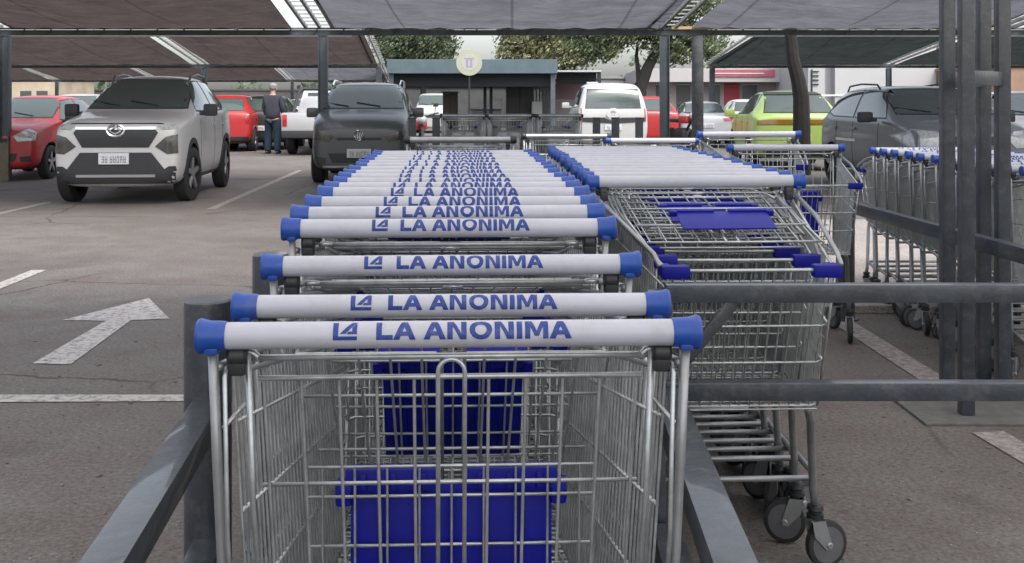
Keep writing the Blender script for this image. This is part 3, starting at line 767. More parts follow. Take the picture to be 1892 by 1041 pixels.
def car_body(kind, paint):
    st = PROF[kind]; bm = bmesh.new(); rings = []
    for (y, zu, wl, zb, wb, zt, wt) in st:
        half = [(0, zu), (wl * .78, zu), (wl * .97, zu + .09), (wl, (zu + zb) / 2 + .02), (wb, zb - .02), (wb * .985, zb + .02 if zt - zb > .1 else zb + .005), (wt + (.02 if zt - zb > .2 else 0), zt - (.07 if zt - zb > .2 else .02)), (wt * .82, zt - .006), (0, zt + .012)]
        ring = [(x, z) for x, z in half] + [(-x, z) for x, z in half[-2:0:-1]]
        rings.append([bm.verts.new((x, y, z)) for x, z in ring])
    n = len(rings[0])
    for a, b in zip(rings, rings[1:]):
        for k in range(n): bm.faces.new((a[k], a[(k + 1) % n], b[(k + 1) % n], b[k]))
    bm.faces.new(rings[0][::-1]); bm.faces.new(rings[-1])
    bmesh.ops.recalc_face_normals(bm, faces=bm.faces[:])
    me = bpy.data.meshes.new('body'); bm.to_mesh(me); bm.free(); me.materials.append(paint); me.materials.append(M_UNDER)
    for p in me.polygons: p.use_smooth = True
    o = bpy.data.objects.new('body', me); COL.objects.link(o)
    md = o.modifiers.new('s', 'SUBSURF'); md.levels = 3; md.render_levels = 3
    dg = bpy.context.evaluated_depsgraph_get(); me2 = bpy.data.meshes.new_from_object(o.evaluated_get(dg)); o.modifiers.clear(); o.data = me2
    b0 = bmesh.new(); b0.from_mesh(me2); bvh = BVHTree.FromBMesh(b0); b0.free()
    # wheel housings
    wf, wr, rw, xw = WHEELS[kind]
    cb = bmesh.new()
    for y in (wf, wr):
        for s in (-1, 1): lathe(cb, [(s * (xw - .22), rw + .055), (s * (xw + .35), rw + .055)], 32, 'X', (0, y, rw + .005))
    bmesh.ops.recalc_face_normals(cb, faces=cb.faces[:])
    cm = bpy.data.meshes.new('c'); cb.to_mesh(cm); cb.free(); cm.materials.append(paint); cm.materials.append(M_UNDER)
    for p in cm.polygons: p.material_index = 1
    co = bpy.data.objects.new('c', cm); COL.objects.link(co)
    bo = o.modifiers.new('b', 'BOOLEAN'); bo.operation = 'DIFFERENCE'; bo.object = co; bo.solver = 'EXACT'
    dg = bpy.context.evaluated_depsgraph_get(); dg.update(); me3 = bpy.data.meshes.new_from_object(o.evaluated_get(dg)); o.modifiers.clear(); o.data = me3
    bpy.data.objects.remove(co)
    return o, bvh

def patch(name, bvh, poly, view, m, parent, off=.006, thick=.014, step=.06, smooth=True, nfilter=None):
    """polygon projected onto the body; view F/B use (x,z), L/R use (y,z), T uses (x,y)."""
    b = bmesh.new()
    b.faces.new([b.verts.new((u, v, 0)) for u, v in poly])
    us = [u for u, v in poly]; vs = [v for u, v in poly]
    for ax, lo, hi in ((0, min(us), max(us)), (1, min(vs), max(vs))):
        k = math.floor(lo / step) + 1
        while k * step < hi:
            co = [0, 0, 0]; no = [0, 0, 0]; co[ax] = k * step; no[ax] = 1
            bmesh.ops.bisect_plane(b, geom=b.verts[:] + b.edges[:] + b.faces[:], plane_co=co, plane_no=no); k += 1
    nor = {}
    for v in b.verts:
        u, w = v.co.x, v.co.y
        if view == 'F': o, d = Vector((u, 9, w)), Vector((0, -1, 0))
        elif view == 'B': o, d = Vector((u, -9, w)), Vector((0, 1, 0))
        elif view == 'L': o, d = Vector((-9, u, w)), Vector((1, 0, 0))
        elif view == 'R': o, d = Vector((9, u, w)), Vector((-1, 0, 0))
        else: o, d = Vector((u, w, 9)), Vector((0, 0, -1))
        h = bvh.ray_cast(o, d)
        if h[0] is None:
            q = o + d * 8.0 if view in 'FB' else o + d * 8.2
            h = bvh.find_nearest(q)
        n = h[1] if h[1].dot(d) < 0 else -h[1]
        v.co = h[0] + n * off; nor[v] = n
    if thick > 0:
        es = [e for e in b.edges if len(e.link_faces) == 1]
        mp = {}
        for e in es:
            for v in e.verts:
                if v not in mp: mp[v] = b.verts.new(v.co - nor[v] * thick)
        for e in es: b.faces.new((e.verts[0], e.verts[1], mp[e.verts[1]], mp[e.verts[0]]))
    return obj(name, b, m, parent, smooth)

def car_wheel(kind, parent, x, y, steer=0, rimmat=None, wid=.20, spokes=5):
    r = WHEELS[kind][2]; s = 1 if x > 0 else -1; w = wid / 2
    b = bmesh.new()
    lathe(b, [(-w, r * .66), (-w * 1.02, r * .86), (-w * .82, r * .985), (-w * .3, r), (w * .3, r), (w * .82, r * .985), (w * 1.02, r * .86), (w, r * .66)], 36, 'X', caps=False)
    t = obj('wheel', b, M_TYRE, parent, True, loc=(x, y, r)); t.rotation_euler = (0, 0, steer)
    b = bmesh.new()
    lathe(b, [(s * w * .2, r * .2), (s * w * .25, r * .60), (s * w * .99, r * .62), (s * w * 1.03, r * .68), (s * w * .9, r * .68), (s * w * .15, r * .66)], 30, 'X', mi=1, caps=False)
    lathe(b, [(s * w * .18, r * .6), (s * w * .2, r * .1)], 20, 'X', mi=1)
    lathe(b, [(s * w * .3, r * .14), (s * w * .9, r * .13), (s * w * .95, r * .08)], 16, 'X')
    for k in range(spokes):
        a = 2 * math.pi * k / spokes
        M = Matrix.Rotation(a, 4, 'X')
        x0, x1 = sorted((s * w * .55, s * w * .93))
        box(b, x0, x1, -r * .09, r * .09, r * .08, r * .64, bev=.006, M=M)
    obj('rim', b, [rimmat or M_RIM, M_UNDER], t, True)
    return t

def plate_marks(b, x0, z0, w, h, y, sgn):
    # unreadable plate characters
    rng = random.Random(5); n = 7; cw = w / (n + 2)
    for k in range(n):
        cx = x0 - w / 2 + cw * (k + 1.3 + (.5 if k > 1 else 0)); t = cw * .2
        segs = rng.sample(['l', 'r', 't', 'm', 'b'], 4)
        for q in segs:
            cx_ = x0 + (cx - x0) * (-sgn)
            X0, X1, Z0, Z1 = {'l': (-.36, -.16, -.5, .5), 'r': (.16, .36, -.5, .5), 't': (-.3, .3, .32, .5), 'm': (-.3, .3, -.09, .09), 'b': (-.3, .3, -.5, -.32)}[q]
            ys = sorted((y, y + sgn * (.0012 + .0003 * segs.index(q))))
            box(b, cx_ - (X1 if sgn > 0 else -X0) * cw, cx_ - (X0 if sgn > 0 else -X1) * cw, ys[0], ys[1], z0 + Z0 * h * .6, z0 + Z1 * h * .6)
def plate(parent, bvh, z, front=True, x=0, w=.40, h=.13):
    o, d = (Vector((x, 9, z)), Vector((0, -1, 0))) if front else (Vector((x, -9, z)), Vector((0, 1, 0)))
    y = bvh.ray_cast(o, d)[0].y; s = 1 if front else -1; y += s * .03
    b = bmesh.new(); ys = sorted((y - s * .04, y)); box(b, x - w / 2, x + w / 2, ys[0], ys[1], z - h / 2, z + h / 2, bev=.003)
    p = obj('number_plate', b, M_PLATE, parent)
    b = bmesh.new(); plate_marks(b, x, z - .01, w, h, y, s)
    obj('characters', b, M_PLATEK, p)
def mirror(parent, m, x, y, z):
    s = 1 if x > 0 else -1
    b = bmesh.new()
    vs = box(b, min(x, x + s * .20), max(x, x + s * .20), y - .055, y + .06, z - .07, z + .085, bev=.035)
    box(b, min(x - s * .06, x + s * .04), max(x - s * .06, x + s * .04), y - .02, y + .03, z - .06, z - .01, bev=.008)
    return obj('side_mirror', b, m, parent, True)
def ring_emblem(parent, bvh, x, z, r, front=True, kind='ring'):
    o, d = (Vector((x, 9, z)), Vector((0, -1, 0))) if front else (Vector((x, -9, z)), Vector((0, 1, 0)))
    y = bvh.ray_cast(o, d)[0].y; s = 1 if front else -1
    b = bmesh.new(); yy = y + s * .02
    if kind == 'ring':
        tube(b, [(x + r * math.cos(a), yy, z + r * math.sin(a)) for a in [2 * math.pi * k / 24 for k in range(25)]], .011, 6)
        for q in (-.5, 0, .5): tube(b, [(x + (q - .28) * r * 1.1, yy, z + r * .7), (x + q * r * .5, yy, z - r * .7)], .008, 5)
        tube(b, [(x + .85 * r, yy, z + r * .5), (x + .25 * r, yy, z - r * .7)], .008, 5)
    elif kind == 'dot':
        lathe(b, [(yy - .012, r), (yy, r), (yy + s * .002, r * .8)], 24, 'Y', (x, 0, z))
        tube(b, [(x + r * .5 * math.cos(a), yy + s * .01, z + r * .5 * math.sin(a)) for a in [2 * math.pi * k / 16 for k in range(17)]], .01, 5)
    else:  # wide oval with inner lozenge
        tube(b, [(x + 1.35 * r * math.cos(a), yy, z + r * .78 * math.sin(a)) for a in [2 * math.pi * k / 24 for k in range(25)]], .016, 6)
        tube(b, [(x - r * .9, yy + s * .006, z - r * .05), (x, yy + s * .006, z + r * .55), (x + r * .9, yy + s * .006, z - r * .05), (x, yy + s * .006, z - r * .45), (x - r * .9, yy + s * .006, z - r * .05)], .014, 5)
    return obj('emblem', b, M_CHROME, parent, True)

def mirror_poly(p): return [(-x, z) for x, z in p][::-1]
WIN = {
 'suv': dict(ws=[(-.70, 1.135), (.70, 1.135), (.585, 1.49), (-.585, 1.49)], sf=[(.70, 1.10), (.42, 1.30), (.12, 1.46), (-.30, 1.48), (-.30, 1.10)], sr=[(-.38, 1.10), (-.38, 1.48), (-1.0, 1.46), (-1.25, 1.36), (-1.42, 1.18), (-1.1, 1.11)],
             rw=[(-.60, 1.12), (.60, 1.12), (.52, 1.44), (-.52, 1.44)]),
 'hatch': dict(ws=[(-.66, 1.09), (.66, 1.09), (.54, 1.43), (-.54, 1.43)], sf=[(.62, 1.05), (.40, 1.21), (.14, 1.38), (-.34, 1.42), (-.34, 1.05)], sr=[(-.42, 1.05), (-.42, 1.42), (-.95, 1.40), (-1.15, 1.28), (-1.25, 1.12), (-1.0, 1.06)],
               rw=[(-.60, 1.08), (.60, 1.08), (.50, 1.38), (-.50, 1.38)]),
 'mpv': dict(ws=[(-.68, 1.22), (.68, 1.22), (.62, 1.64), (-.62, 1.64)], sf=[(.88, 1.14), (.60, 1.40), (.36, 1.60), (-.25, 1.64), (-.25, 1.14)], sr=[(-.33, 1.14), (-.33, 1.64), (-1.55, 1.62), (-1.60, 1.18)],
             rw=[(-.66, 1.13), (.66, 1.13), (.60, 1.58), (-.60, 1.58)]),
 'sedan': dict(ws=[(-.67, 1.08), (.67, 1.08), (.54, 1.39), (-.54, 1.39)], sf=[(.62, 1.02), (.30, 1.20), (.02, 1.35), (-.40, 1.38), (-.40, 1.02)], sr=[(-.48, 1.02), (-.48, 1.38), (-.85, 1.34), (-1.3, 1.12), (-1.1, 1.04)],
               rw=[(-.60, 1.10), (.60, 1.10), (.52, 1.36), (-.52, 1.36)]),
}
WIN['city'] = dict(ws=[(-.69, 1.14), (.69, 1.14), (.60, 1.49), (-.60, 1.49)], sf=[(.80, 1.08), (.60, 1.28), (.42, 1.44), (-.30, 1.48), (-.30, 1.08)], sr=[(-.38, 1.08), (-.38, 1.48), (-1.15, 1.46), (-1.32, 1.34), (-1.42, 1.14), (-1.2, 1.09)],
               rw=[(-.62, 1.12), (.62, 1.12), (.54, 1.44), (-.54, 1.44)])
def make_car(kind, label, paint, loc, rz, name='parked_car', front='plain', scale=1.0, steer=0, group='cars parked in the lot', cat='car', tint=None, spokes=5, rimmat=None, roofrail=False, details=True):
    t = thing(name, label, cat, loc, rz, group); t.scale = tuple(scale) if isinstance(scale, tuple) else (scale, scale, scale)
    o, bvh = car_body(kind, paint); o.parent = t
    W_ = WIN[kind]; gl = tint or M_GLASS
    def grow(p, k):
        cx = sum(q[0] for q in p) / len(p); cz = sum(q[1] for q in p) / len(p)
        return [(q[0] + math.copysign(k, q[0] - cx), q[1] + math.copysign(k * .8, q[1] - cz)) for q in p]
    for q_, v_ in ((W_['ws'], 'F'), (W_['rw'], 'B')) + tuple((W_[k_], v2) for k_ in ('sf', 'sr') for v2 in 'LR'):
        patch('window_seal', bvh, grow(q_, .018), v_, M_DARKTRIM, t, off=.003, thick=.006)
    b = bmesh.new()
    for k_ in (-.30, .25):
        h_ = [bvh.ray_cast(Vector((k_ + .42 * f_, 9, W_['ws'][0][1] + .015 + .06 * f_)), Vector((0, -1, 0))) for f_ in (0, .5, 1)]
        if all(q[0] is not None for q in h_): tube(b, [q[0] + q[1] * .016 for q in h_], .008, 4)
    obj('wiper', b, M_BLACKP, t)
    patch('windscreen', bvh, W_['ws'], 'F', gl, t)
    patch('rear_window', bvh, W_['rw'], 'B', gl, t)
    for v in ('L', 'R'):
        patch('side_window', bvh, W_['sf'], v, gl, t); patch('side_window', bvh, W_['sr'], v, gl, t)
    wf, wr, rw, xw = WHEELS[kind]
    for y in (wf, wr):
        for s in (-1, 1): car_wheel(kind, t, s * xw, y, steer if y > 0 else 0, rimmat, spokes=spokes)
    zb = PROF[kind][5][3]; yf = PROF[kind][0][0]; yb = PROF[kind][-1][0]
    for v in ('L', 'R'):
        patch('sill_trim', bvh, [(wf - rw - .1, .19), (wf - rw - .1, .30), (wr + rw + .1, .30), (wr + rw + .1, .19)], v, M_DARKTRIM, t, off=.008)
        for y in (-.20, -1.0): patch('door_handle', bvh, [(y, zb - .12), (y, zb - .09), (y - .15, zb - .09), (y - .15, zb - .12)], v, paint if details else M_DARKTRIM, t, off=.025, thick=.03)
        for y in (.62 if kind != 'suv' else .72, -.34, -1.02):
            patch('door_gap', bvh, [(y, .32), (y, zb), (y - .012, zb), (y - .012, .32)], v, M_UNDER, t, off=.002, thick=.004)
    return t, bvh

def wheel_arch_trim(t, kind, bvh, m):
    wf, wr, rw, xw = WHEELS[kind]
    for v in ('L', 'R'):
        for y in (wf, wr):
            poly = [(y + (rw + .05) * math.cos(a), rw + (rw + .05) * math.sin(a)) for a in [math.pi * k / 14 - .25 * (0 if 0 < k < 14 else 0) for k in range(15)]]
            poly += [(y + (rw + .115) * math.cos(a), rw + (rw + .115) * math.sin(a)) for a in [math.pi * k / 14 for k in range(14, -1, -1)]]
            patch('arch_trim', bvh, poly, v, m, t, off=.012, thick=.03)

# --- silver crossover, front three-quarter
silver = body_paint('silver_paint', (.45, .442, .432), .0)
gp = G(219, 376)
t, bvh = make_car('suv', 'silver crossover with dark grille and black lower bumper, front towards us at left', silver, (X(226, 14.1) - .02, 15.35, 0), R(184.5), steer=R(-10), scale=(.90, .90, 1.05))
p = [(-.56, .87), (-.50, .925), (.50, .925), (.56, .87), (.44, .70), (-.44, .70)]
patch('grille', bvh, [(x, z - .02) for x, z in p], 'F', mat('grille_mesh', (.012, .012, .013), .45, noise=.7, nscale=60), t, off=.012)
patch('chrome_strip', bvh, [(-.53, .885), (-.53, .91), (.53, .91), (.53, .885)], 'F', M_CHROME, t, off=.018)
for s in (-1, 1):
    f = (lambda q: q) if s > 0 else mirror_poly
    patch('daytime_lamp', bvh, f([(.55, .93), (.76, .945), (.80, .89), (.60, .88)]), 'F', M_LAMP, t, off=.01)
    patch('headlight', bvh, f([(.52, .69), (.66, .80), (.80, .83), (.81, .61), (.68, .60)]), 'F', M_LAMPDK, t, off=.008)
    patch('bumper_vent', bvh, f([(.60, .40), (.70, .46), (.78, .46), (.79, .41), (.66, .37)]), 'F', M_DARKTRIM, t, off=.014)
patch('lower_bumper', bvh, [(-.76, .26), (-.78, .38), (-.64, .43), (-.47, .62), (.47, .62), (.64, .43), (.78, .38), (.76, .26)], 'F', M_DARKTRIM, t, off=.010)
patch('skid_strip', bvh, [(-.52, .335), (-.52, .365), (.52, .365), (.52, .335)], 'F', mat('skid', (.22, .22, .22), .5), t, off=.02)
plate(t, bvh, .55, x=.02)
ring_emblem(t, bvh, 0, .875, .085, kind='oval')
patch('bonnet_gap', bvh, [(-.62, .955), (-.55, .962), (.55, .962), (.62, .955), (.62, .945), (.5, .95), (-.5, .95), (-.62, .945)], 'F', M_UNDER, t, off=.003, thick=.004)
wheel_arch_trim(t, 'suv', bvh, M_DARKTRIM)
for s in (-1, 1):
    mirror(t, M_DARKTRIM, s * .90, .66, 1.10)
    b = bmesh.new(); tube(b, [(s * .56, .12, 1.46), (s * .57, -.05, 1.545), (s * .58, -.5, 1.575), (s * .57, -1.0, 1.55), (s * .55, -1.25, 1.46)], .02, 8); obj('roof_rail', b, mat('rail_grey', (.18, .18, .19), .4, .5), t, True)

# --- dark hatchback behind the steel column
dark = body_paint('graphite_paint', (.075, .078, .082), .1)
t, bvh = make_car('city', 'dark graphite hatchback facing us behind the middle steel column', dark, (X(652, 17.0), 18.8, 0), R(183), scale=(.92, 1.0, 1.03))
for s in (-1, 1):
    f = (lambda q: q) if s > 0 else mirror_poly
    patch('headlight', bvh, f([(.40, .72), (.70, .80), (.74, .68), (.50, .64)]), 'F', M_LAMPDK, t, off=.01)
    patch('fog_lamp', bvh, f([(.55, .40), (.70, .42), (.70, .32), (.56, .31)]), 'F', M_LAMPDK, t, off=.01)
    mirror(t, dark, s * .84, .58, 1.06)
patch('grille', bvh, [(-.38, .70), (.38, .70), (.36, .665), (-.36, .665)], 'F', M_DARKTRIM, t, off=.01)
patch('lower_grille', bvh, [(-.52, .47), (.52, .47), (.44, .33), (-.44, .33)], 'F', M_DARKTRIM, t, off=.01)
patch('bumper_strip', bvh, [(-.60, .285), (.60, .285), (.60, .26), (-.60, .26)], 'F', M_LAMP, t, off=.014)
plate(t, bvh, .47); ring_emblem(t, bvh, 0, .735, .075)
for k in (-.36, -.30, .0): patch('roof_stripe', bvh, [(k, 1.30), (k, 1.33), (k + .02, 1.33), (k + .02, 1.30)], 'F', M_DARKTRIM, t, off=.004, thick=0)
b = bmesh.new()
for s in (-1, 1): tube(b, [(s * .60, .36, 1.50), (s * .61, -.0, 1.585), (s * .61, -1.1, 1.58), (s * .60, -1.35, 1.48)], .016, 6)
obj('roof_rail', b, M_CHROME, t, True)

# --- red hatchback at the far left
red = body_paint('red_paint', (.36, .018, .02))
t, bvh = make_car('hatch', 'red hatchback facing us at the left edge behind the silver car', red, (X(30, 18.6), 19.4, 0), R(180), scale=(.84, .9, .93))
for s in (-1, 1):
    f = (lambda q: q) if s > 0 else mirror_poly
    patch('headlight', bvh, f([(.38, .78), (.62, .90), (.76, .84), (.76, .70), (.46, .68)]), 'F', M_LAMP, t, off=.01)
    mirror(t, M_DARKTRIM, s * .84, .55, 1.05)
    patch('fog_lamp', bvh, f([(.50, .42), (.70, .44), (.70, .34), (.52, .33)]), 'F', M_DARKTRIM, t, off=.01)
patch('grille', bvh, [(-.33, .74), (.33, .74), (.28, .66), (-.28, .66)], 'F', M_DARKTRIM, t, off=.01)
patch('lower_grille', bvh, [(-.45, .48), (.45, .48), (.40, .34), (-.40, .34)], 'F', M_DARKTRIM, t, off=.01)
plate(t, bvh, .56)
# --- white car behind it
white = body_paint('white_paint', (.42, .42, .41))
t, bvh = make_car('hatch', 'white hatchback half hidden between the red hatchback and the silver car', white, (X(128, 25), 25.5, 0), R(184), scale=.98)
for s in (-1, 1):
    patch('headlight', bvh, ((lambda q: q) if s > 0 else mirror_poly)([(.40, .76), (.66, .86), (.74, .80), (.72, .68), (.48, .68)]), 'F', M_LAMP, t, off=.01); mirror(t, white, s * .84, .58, 1.05)

def tail(t, bvh, polys, m=None):
    for s in (-1, 1):
        for q in polys: patch('tail_light', bvh, q if s > 0 else mirror_poly(q), 'B', m or M_TAIL, t, off=.01)
# --- red hatch, rear
t, bvh = make_car('hatch', 'red hatchback seen from behind, right of the silver car', red, (X(415, 28.7) - .1, 30.0, 0), R(3), scale=.98)
tail(t, bvh, [[(.62, 1.00), (.74, .98), (.76, .74), (.66, .74)]]); plate(t, bvh, .74, False)
patch('rear_bumper', bvh, [(-.72, .26), (-.72, .40), (.72, .40), (.72, .26)], 'B', M_DARKTRIM, t, off=.012)
for s in (-1, 1): mirror(t, red, s * .84, .58, 1.05)
blackp = body_paint('black_paint', (.014, .015, .018))
t, bvh = make_car('hatch', 'black hatchback seen from behind beside the standing man', blackp, (X(472, 29.4), 31.0, 0), R(3), scale=.98)
tail(t, bvh, [[(.60, 1.00), (.74, .98), (.74, .80), (.62, .80)]]); plate(t, bvh, .60, False)
# --- more cars far under the brown canopies
for lab, px, dd, pt, kd in (('dark blue sedan far behind the red cars, under the brown canopy', 300, 52, body_paint('navy_paint', (.02, .03, .07)), 'sedan'),
                        ('far grey hatchback under the back canopy, between the red car and man', 440, 56, body_paint('mid_grey_paint', (.16, .16, .17), .3), 'hatch'),
                        ('far white sedan under the back canopy, left of the dark hatchback', 560, 54, white, 'sedan')):
    t, bvh = make_car(kd, lab, pt, (X(px, dd), dd, 0), R(2)); tail(t, bvh, [[(.56, .92), (.74, .90), (.74, .78), (.58, .78)]])

# --- silver pickup, rear
def pickup():
    m = body_paint('pickup_silver', (.42, .42, .42), .3)
    t = thing('pickup_truck', 'silver pickup truck with black roll bar, seen from behind left of the dark hatchback', 'pickup', (X(584, 26.2), 28.8, 0), R(1), 'cars parked in the lot')
    b = bmesh.new()
    box(b, -.88, .88, -2.55, -.55, .55, 1.02, bev=.05); obj('load_bed', b, m, t, True)
    b = bmesh.new()
    prof = [(2.5, .5), (2.55, .85), (2.2, 1.05), (1.25, 1.12), (.55, 1.58), (-.35, 1.60), (-.55, 1.10), (-.55, .5)]
    a_ = []
    for s, wd in ((-1, .86), (1, .86)): a_.append([b.verts.new((s * (wd if z < 1.2 else .70), y, z)) for y, z in prof])
    n = len(prof); b.faces.new(a_[0]); b.faces.new(a_[1][::-1])
    for k in range(n): b.faces.new((a_[0][k], a_[0][(k + 1) % n], a_[1][(k + 1) % n], a_[1][k]))
    bmesh.ops.bevel(b, geom=b.edges[:], offset=.04, segments=2, affect='EDGES'); obj('cab', b, m, t, True)
    b = bmesh.new(); box(b, -.60, .60, -.50, -.47, 1.16, 1.50, bev=.01, M=Matrix.Translation((0, 0.03, 0)) @ Matrix.Rotation(R(-2), 4, 'X')); obj('rear_window', b, M_GLASS, t)
    b = bmesh.new()
    for s in (-1, 1):
        tube(b, [(s * .78, -1.5, 1.0), (s * .74, -.95, 1.50), (s * .68, -.75, 1.60), (s * .6, -.72, 1.62)], .045, 8)
    tube(b, [(-.68, -.74, 1.61), (.68, -.74, 1.61)], .05, 8); obj('roll_bar', b, M_DARKTRIM, t, True)
    b = bmesh.new(); box(b, -.86, .86, -2.62, -2.5, .42, .60, bev=.03); obj('rear_bumper', b, M_DARKTRIM, t, True)
    for s in (-1, 1):
        b = bmesh.new(); box(b, s * .80 - .05, s * .80 + .06, -2.575, -2.5, .70, .98, bev=.015); obj('tail_light', b, M_TAIL, t, True)
        WHEELS['pk'] = (1.6, -1.6, .37, .78)
        for y in (1.6, -1.6): car_wheel('pk', t, s * .78, y)
    b = bmesh.new(); box(b, -.80, .80, -2.3, 2.3, .38, .56, bev=.02); obj('chassis', b, M_UNDER, t)
    b = bmesh.new(); box(b, -.09, .09, -2.56, -2.54, .86, .90, bev=.008); obj('tailgate_handle', b, M_DARKTRIM, t, True)
pickup()

# --- white MPV, rear, beyond the carts
t, bvh = make_car('mpv', 'white van with dark rear window seen from behind, right of the kiosk', white, (X(1129, 27), 28.8, 0), R(1), name='parked_van', cat='van', scale=1.0)
tail(t, bvh, [[(.755, 1.12), (.83, 1.12), (.85, .80), (.77, .80)]])
patch('emblem_plinth', bvh, [(-.17, .96), (-.07, 1.12), (.07, 1.12), (.17, .96), (.08, .86), (-.08, .86)], 'B', white, t, off=.035, thick=.04)
ring_emblem(t, bvh, 0, .99, .08, False, 'dot')
patch('tailgate_strip', bvh, [(-.76, .80), (-.76, .90), (-.2, .90), (-.08, .83), (.08, .83), (.2, .90), (.76, .90), (.76, .80), (.1, .76), (-.1, .76)], 'B', M_DARKTRIM, t, off=.014)
plate(t, bvh, .66, False)
for s in (-1, 1): mirror(t, white, s * .86, .9, 1.18)
b = bmesh.new(); box(b, -.45, -.15, .2, .5, 1.74, 1.80, bev=.02); obj('roof_vent', b, white, t, True)
# --- red hatch beside it
t, bvh = make_car('hatch', 'red hatchback squeezed between the white van and the right steel column', red, (X(1203, 31), 32.5, 0), R(0), scale=.97)
tail(t, bvh, [[(.62, 1.00), (.74, .98), (.76, .74), (.66, .74)]])
# --- white sedan, rear
pearl = body_paint('pearl_paint', (.38, .38, .41), .2)
t, bvh = make_car('sedan', 'pearl white sedan seen from behind, between the grey post and green car', pearl, (X(1316, 30.5), 32.6, 0), R(-3), scale=.9)
tail(t, bvh, [[(.46, .92), (.76, .95), (.78, .84), (.52, .82)]]); plate(t, bvh, .70, False)
patch('bumper_line', bvh, [(-.7, .50), (-.7, .52), (.7, .52), (.7, .50)], 'B', M_UNDER, t, off=.004, thick=.004)
for s in (-1, 1): mirror(t, pearl, s * .86, .6, 1.04)
t, bvh = make_car('hatch', 'small white hatchback partly hidden behind the pearl sedan and green car', white, (X(1392, 36), 37.5, 0), R(-2), scale=.92)
tail(t, bvh, [[(.62, 1.00), (.74, .98), (.76, .80), (.66, .80)]])
# --- lime green hatch
lime = body_paint('lime_paint', (.31, .43, .10))
t, bvh = make_car('hatch', 'lime green hatchback with full-width tail lamp bar, behind the leaning trunk', lime, (X(1482, 20.6), 22.1, 0), R(-4), scale=(1.03, 1, 1))
patch('lamp_bar', bvh, [(-.74, .86), (-.74, .93), (-.5, .95), (.5, .95), (.74, .93), (.74, .86)], 'B', M_AMBER, t, off=.012)
patch('bumper_insert', bvh, [(-.60, .28), (-.66, .42), (.66, .42), (.60, .28)], 'B', M_DARKTRIM, t, off=.012)
patch('roof_spoiler', bvh, [(-.52, 1.40), (.52, 1.40), (.53, 1.45), (-.53, 1.45)], 'B', M_DARKTRIM, t, off=.02)
plate(t, bvh, .62, False); wheel_arch_trim(t, 'hatch', bvh, M_DARKTRIM)
for s in (-1, 1): mirror(t, lime, s * .84, .58, 1.05)
# --- grey car at right, front three-quarter
grey = body_paint('grey_paint', (.13, .14, .152), .0)
t, bvh = make_car('city', 'grey family car with roof rails facing us behind the dark column', grey, (X(1778, 14.8) - .02, 16.4, 0), R(180 + 3), scale=(1.03, 1.05, .97), steer=R(8))
for s in (-1, 1):
    f = (lambda q: q) if s > 0 else mirror_poly
    patch('headlight', bvh, f([(.40, .80), (.50, .90), (.76, .93), (.83, .84), (.80, .70), (.50, .68)]), 'F', M_LAMP, t, off=.012)
    patch('fog_lamp', bvh, f([(.56, .42), (.72, .43), (.72, .33), (.58, .33)]), 'F', M_LAMPDK, t, off=.01)
    mirror(t, M_DARKTRIM, s * .90, .62, 1.08)
    b = bmesh.new(); tube(b, [(s * .56, .12, 1.46), (s * .57, -.02, 1.57), (s * .58, -.6, 1.59), (s * .57, -1.1, 1.56), (s * .55, -1.25, 1.46)], .014, 8); obj('roof_rail', b, M_DARKTRIM, t, True)
    patch('body_strip', bvh, [(1.0 - 1.2, .70), (1.0 - 1.2, .74), (-1.0, .74), (-1.0, .70)], 'L' if s < 0 else 'R', M_CHROME, t, off=.012)
patch('grille', bvh, [(-.36, .84), (.36, .84), (.30, .72), (-.30, .72)], 'F', M_DARKTRIM, t, off=.01)
patch('lower_grille', bvh, [(-.55, .48), (.55, .48), (.48, .32), (-.48, .32)], 'F', M_DARKTRIM, t, off=.01)
plate(t, bvh, .56)
t, bvh = make_car('sedan', 'silver sedan cut by the right edge of the photo', silver, (X(2010, 15.6), 17.6, 0), R(178))
for s in (-1, 1): patch('headlight', bvh, ((lambda q: q) if s > 0 else mirror_poly)([(.42, .72), (.70, .82), (.78, .74), (.72, .64), (.48, .64)]), 'F', M_LAMP, t, off=.01); mirror(t, silver, s * .86, .62, 1.04)
# --- light pickup seen through the kiosk
t, bvh = make_car('mpv', 'white van seen through the open kiosk, left part', white, (X(798, 46), 47.5, 0), R(183), name='parked_van', cat='van', scale=.95)
patch('grille', bvh, [(-.36, .80), (.36, .80), (.30, .68), (-.30, .68)], 'F', M_DARKTRIM, t, off=.01)
for s in (-1, 1): patch('headlight', bvh, ((lambda q: q) if s > 0 else mirror_poly)([(.42, .80), (.70, .90), (.78, .82), (.72, .70), (.48, .70)]), 'F', M_LAMP, t, off=.01)

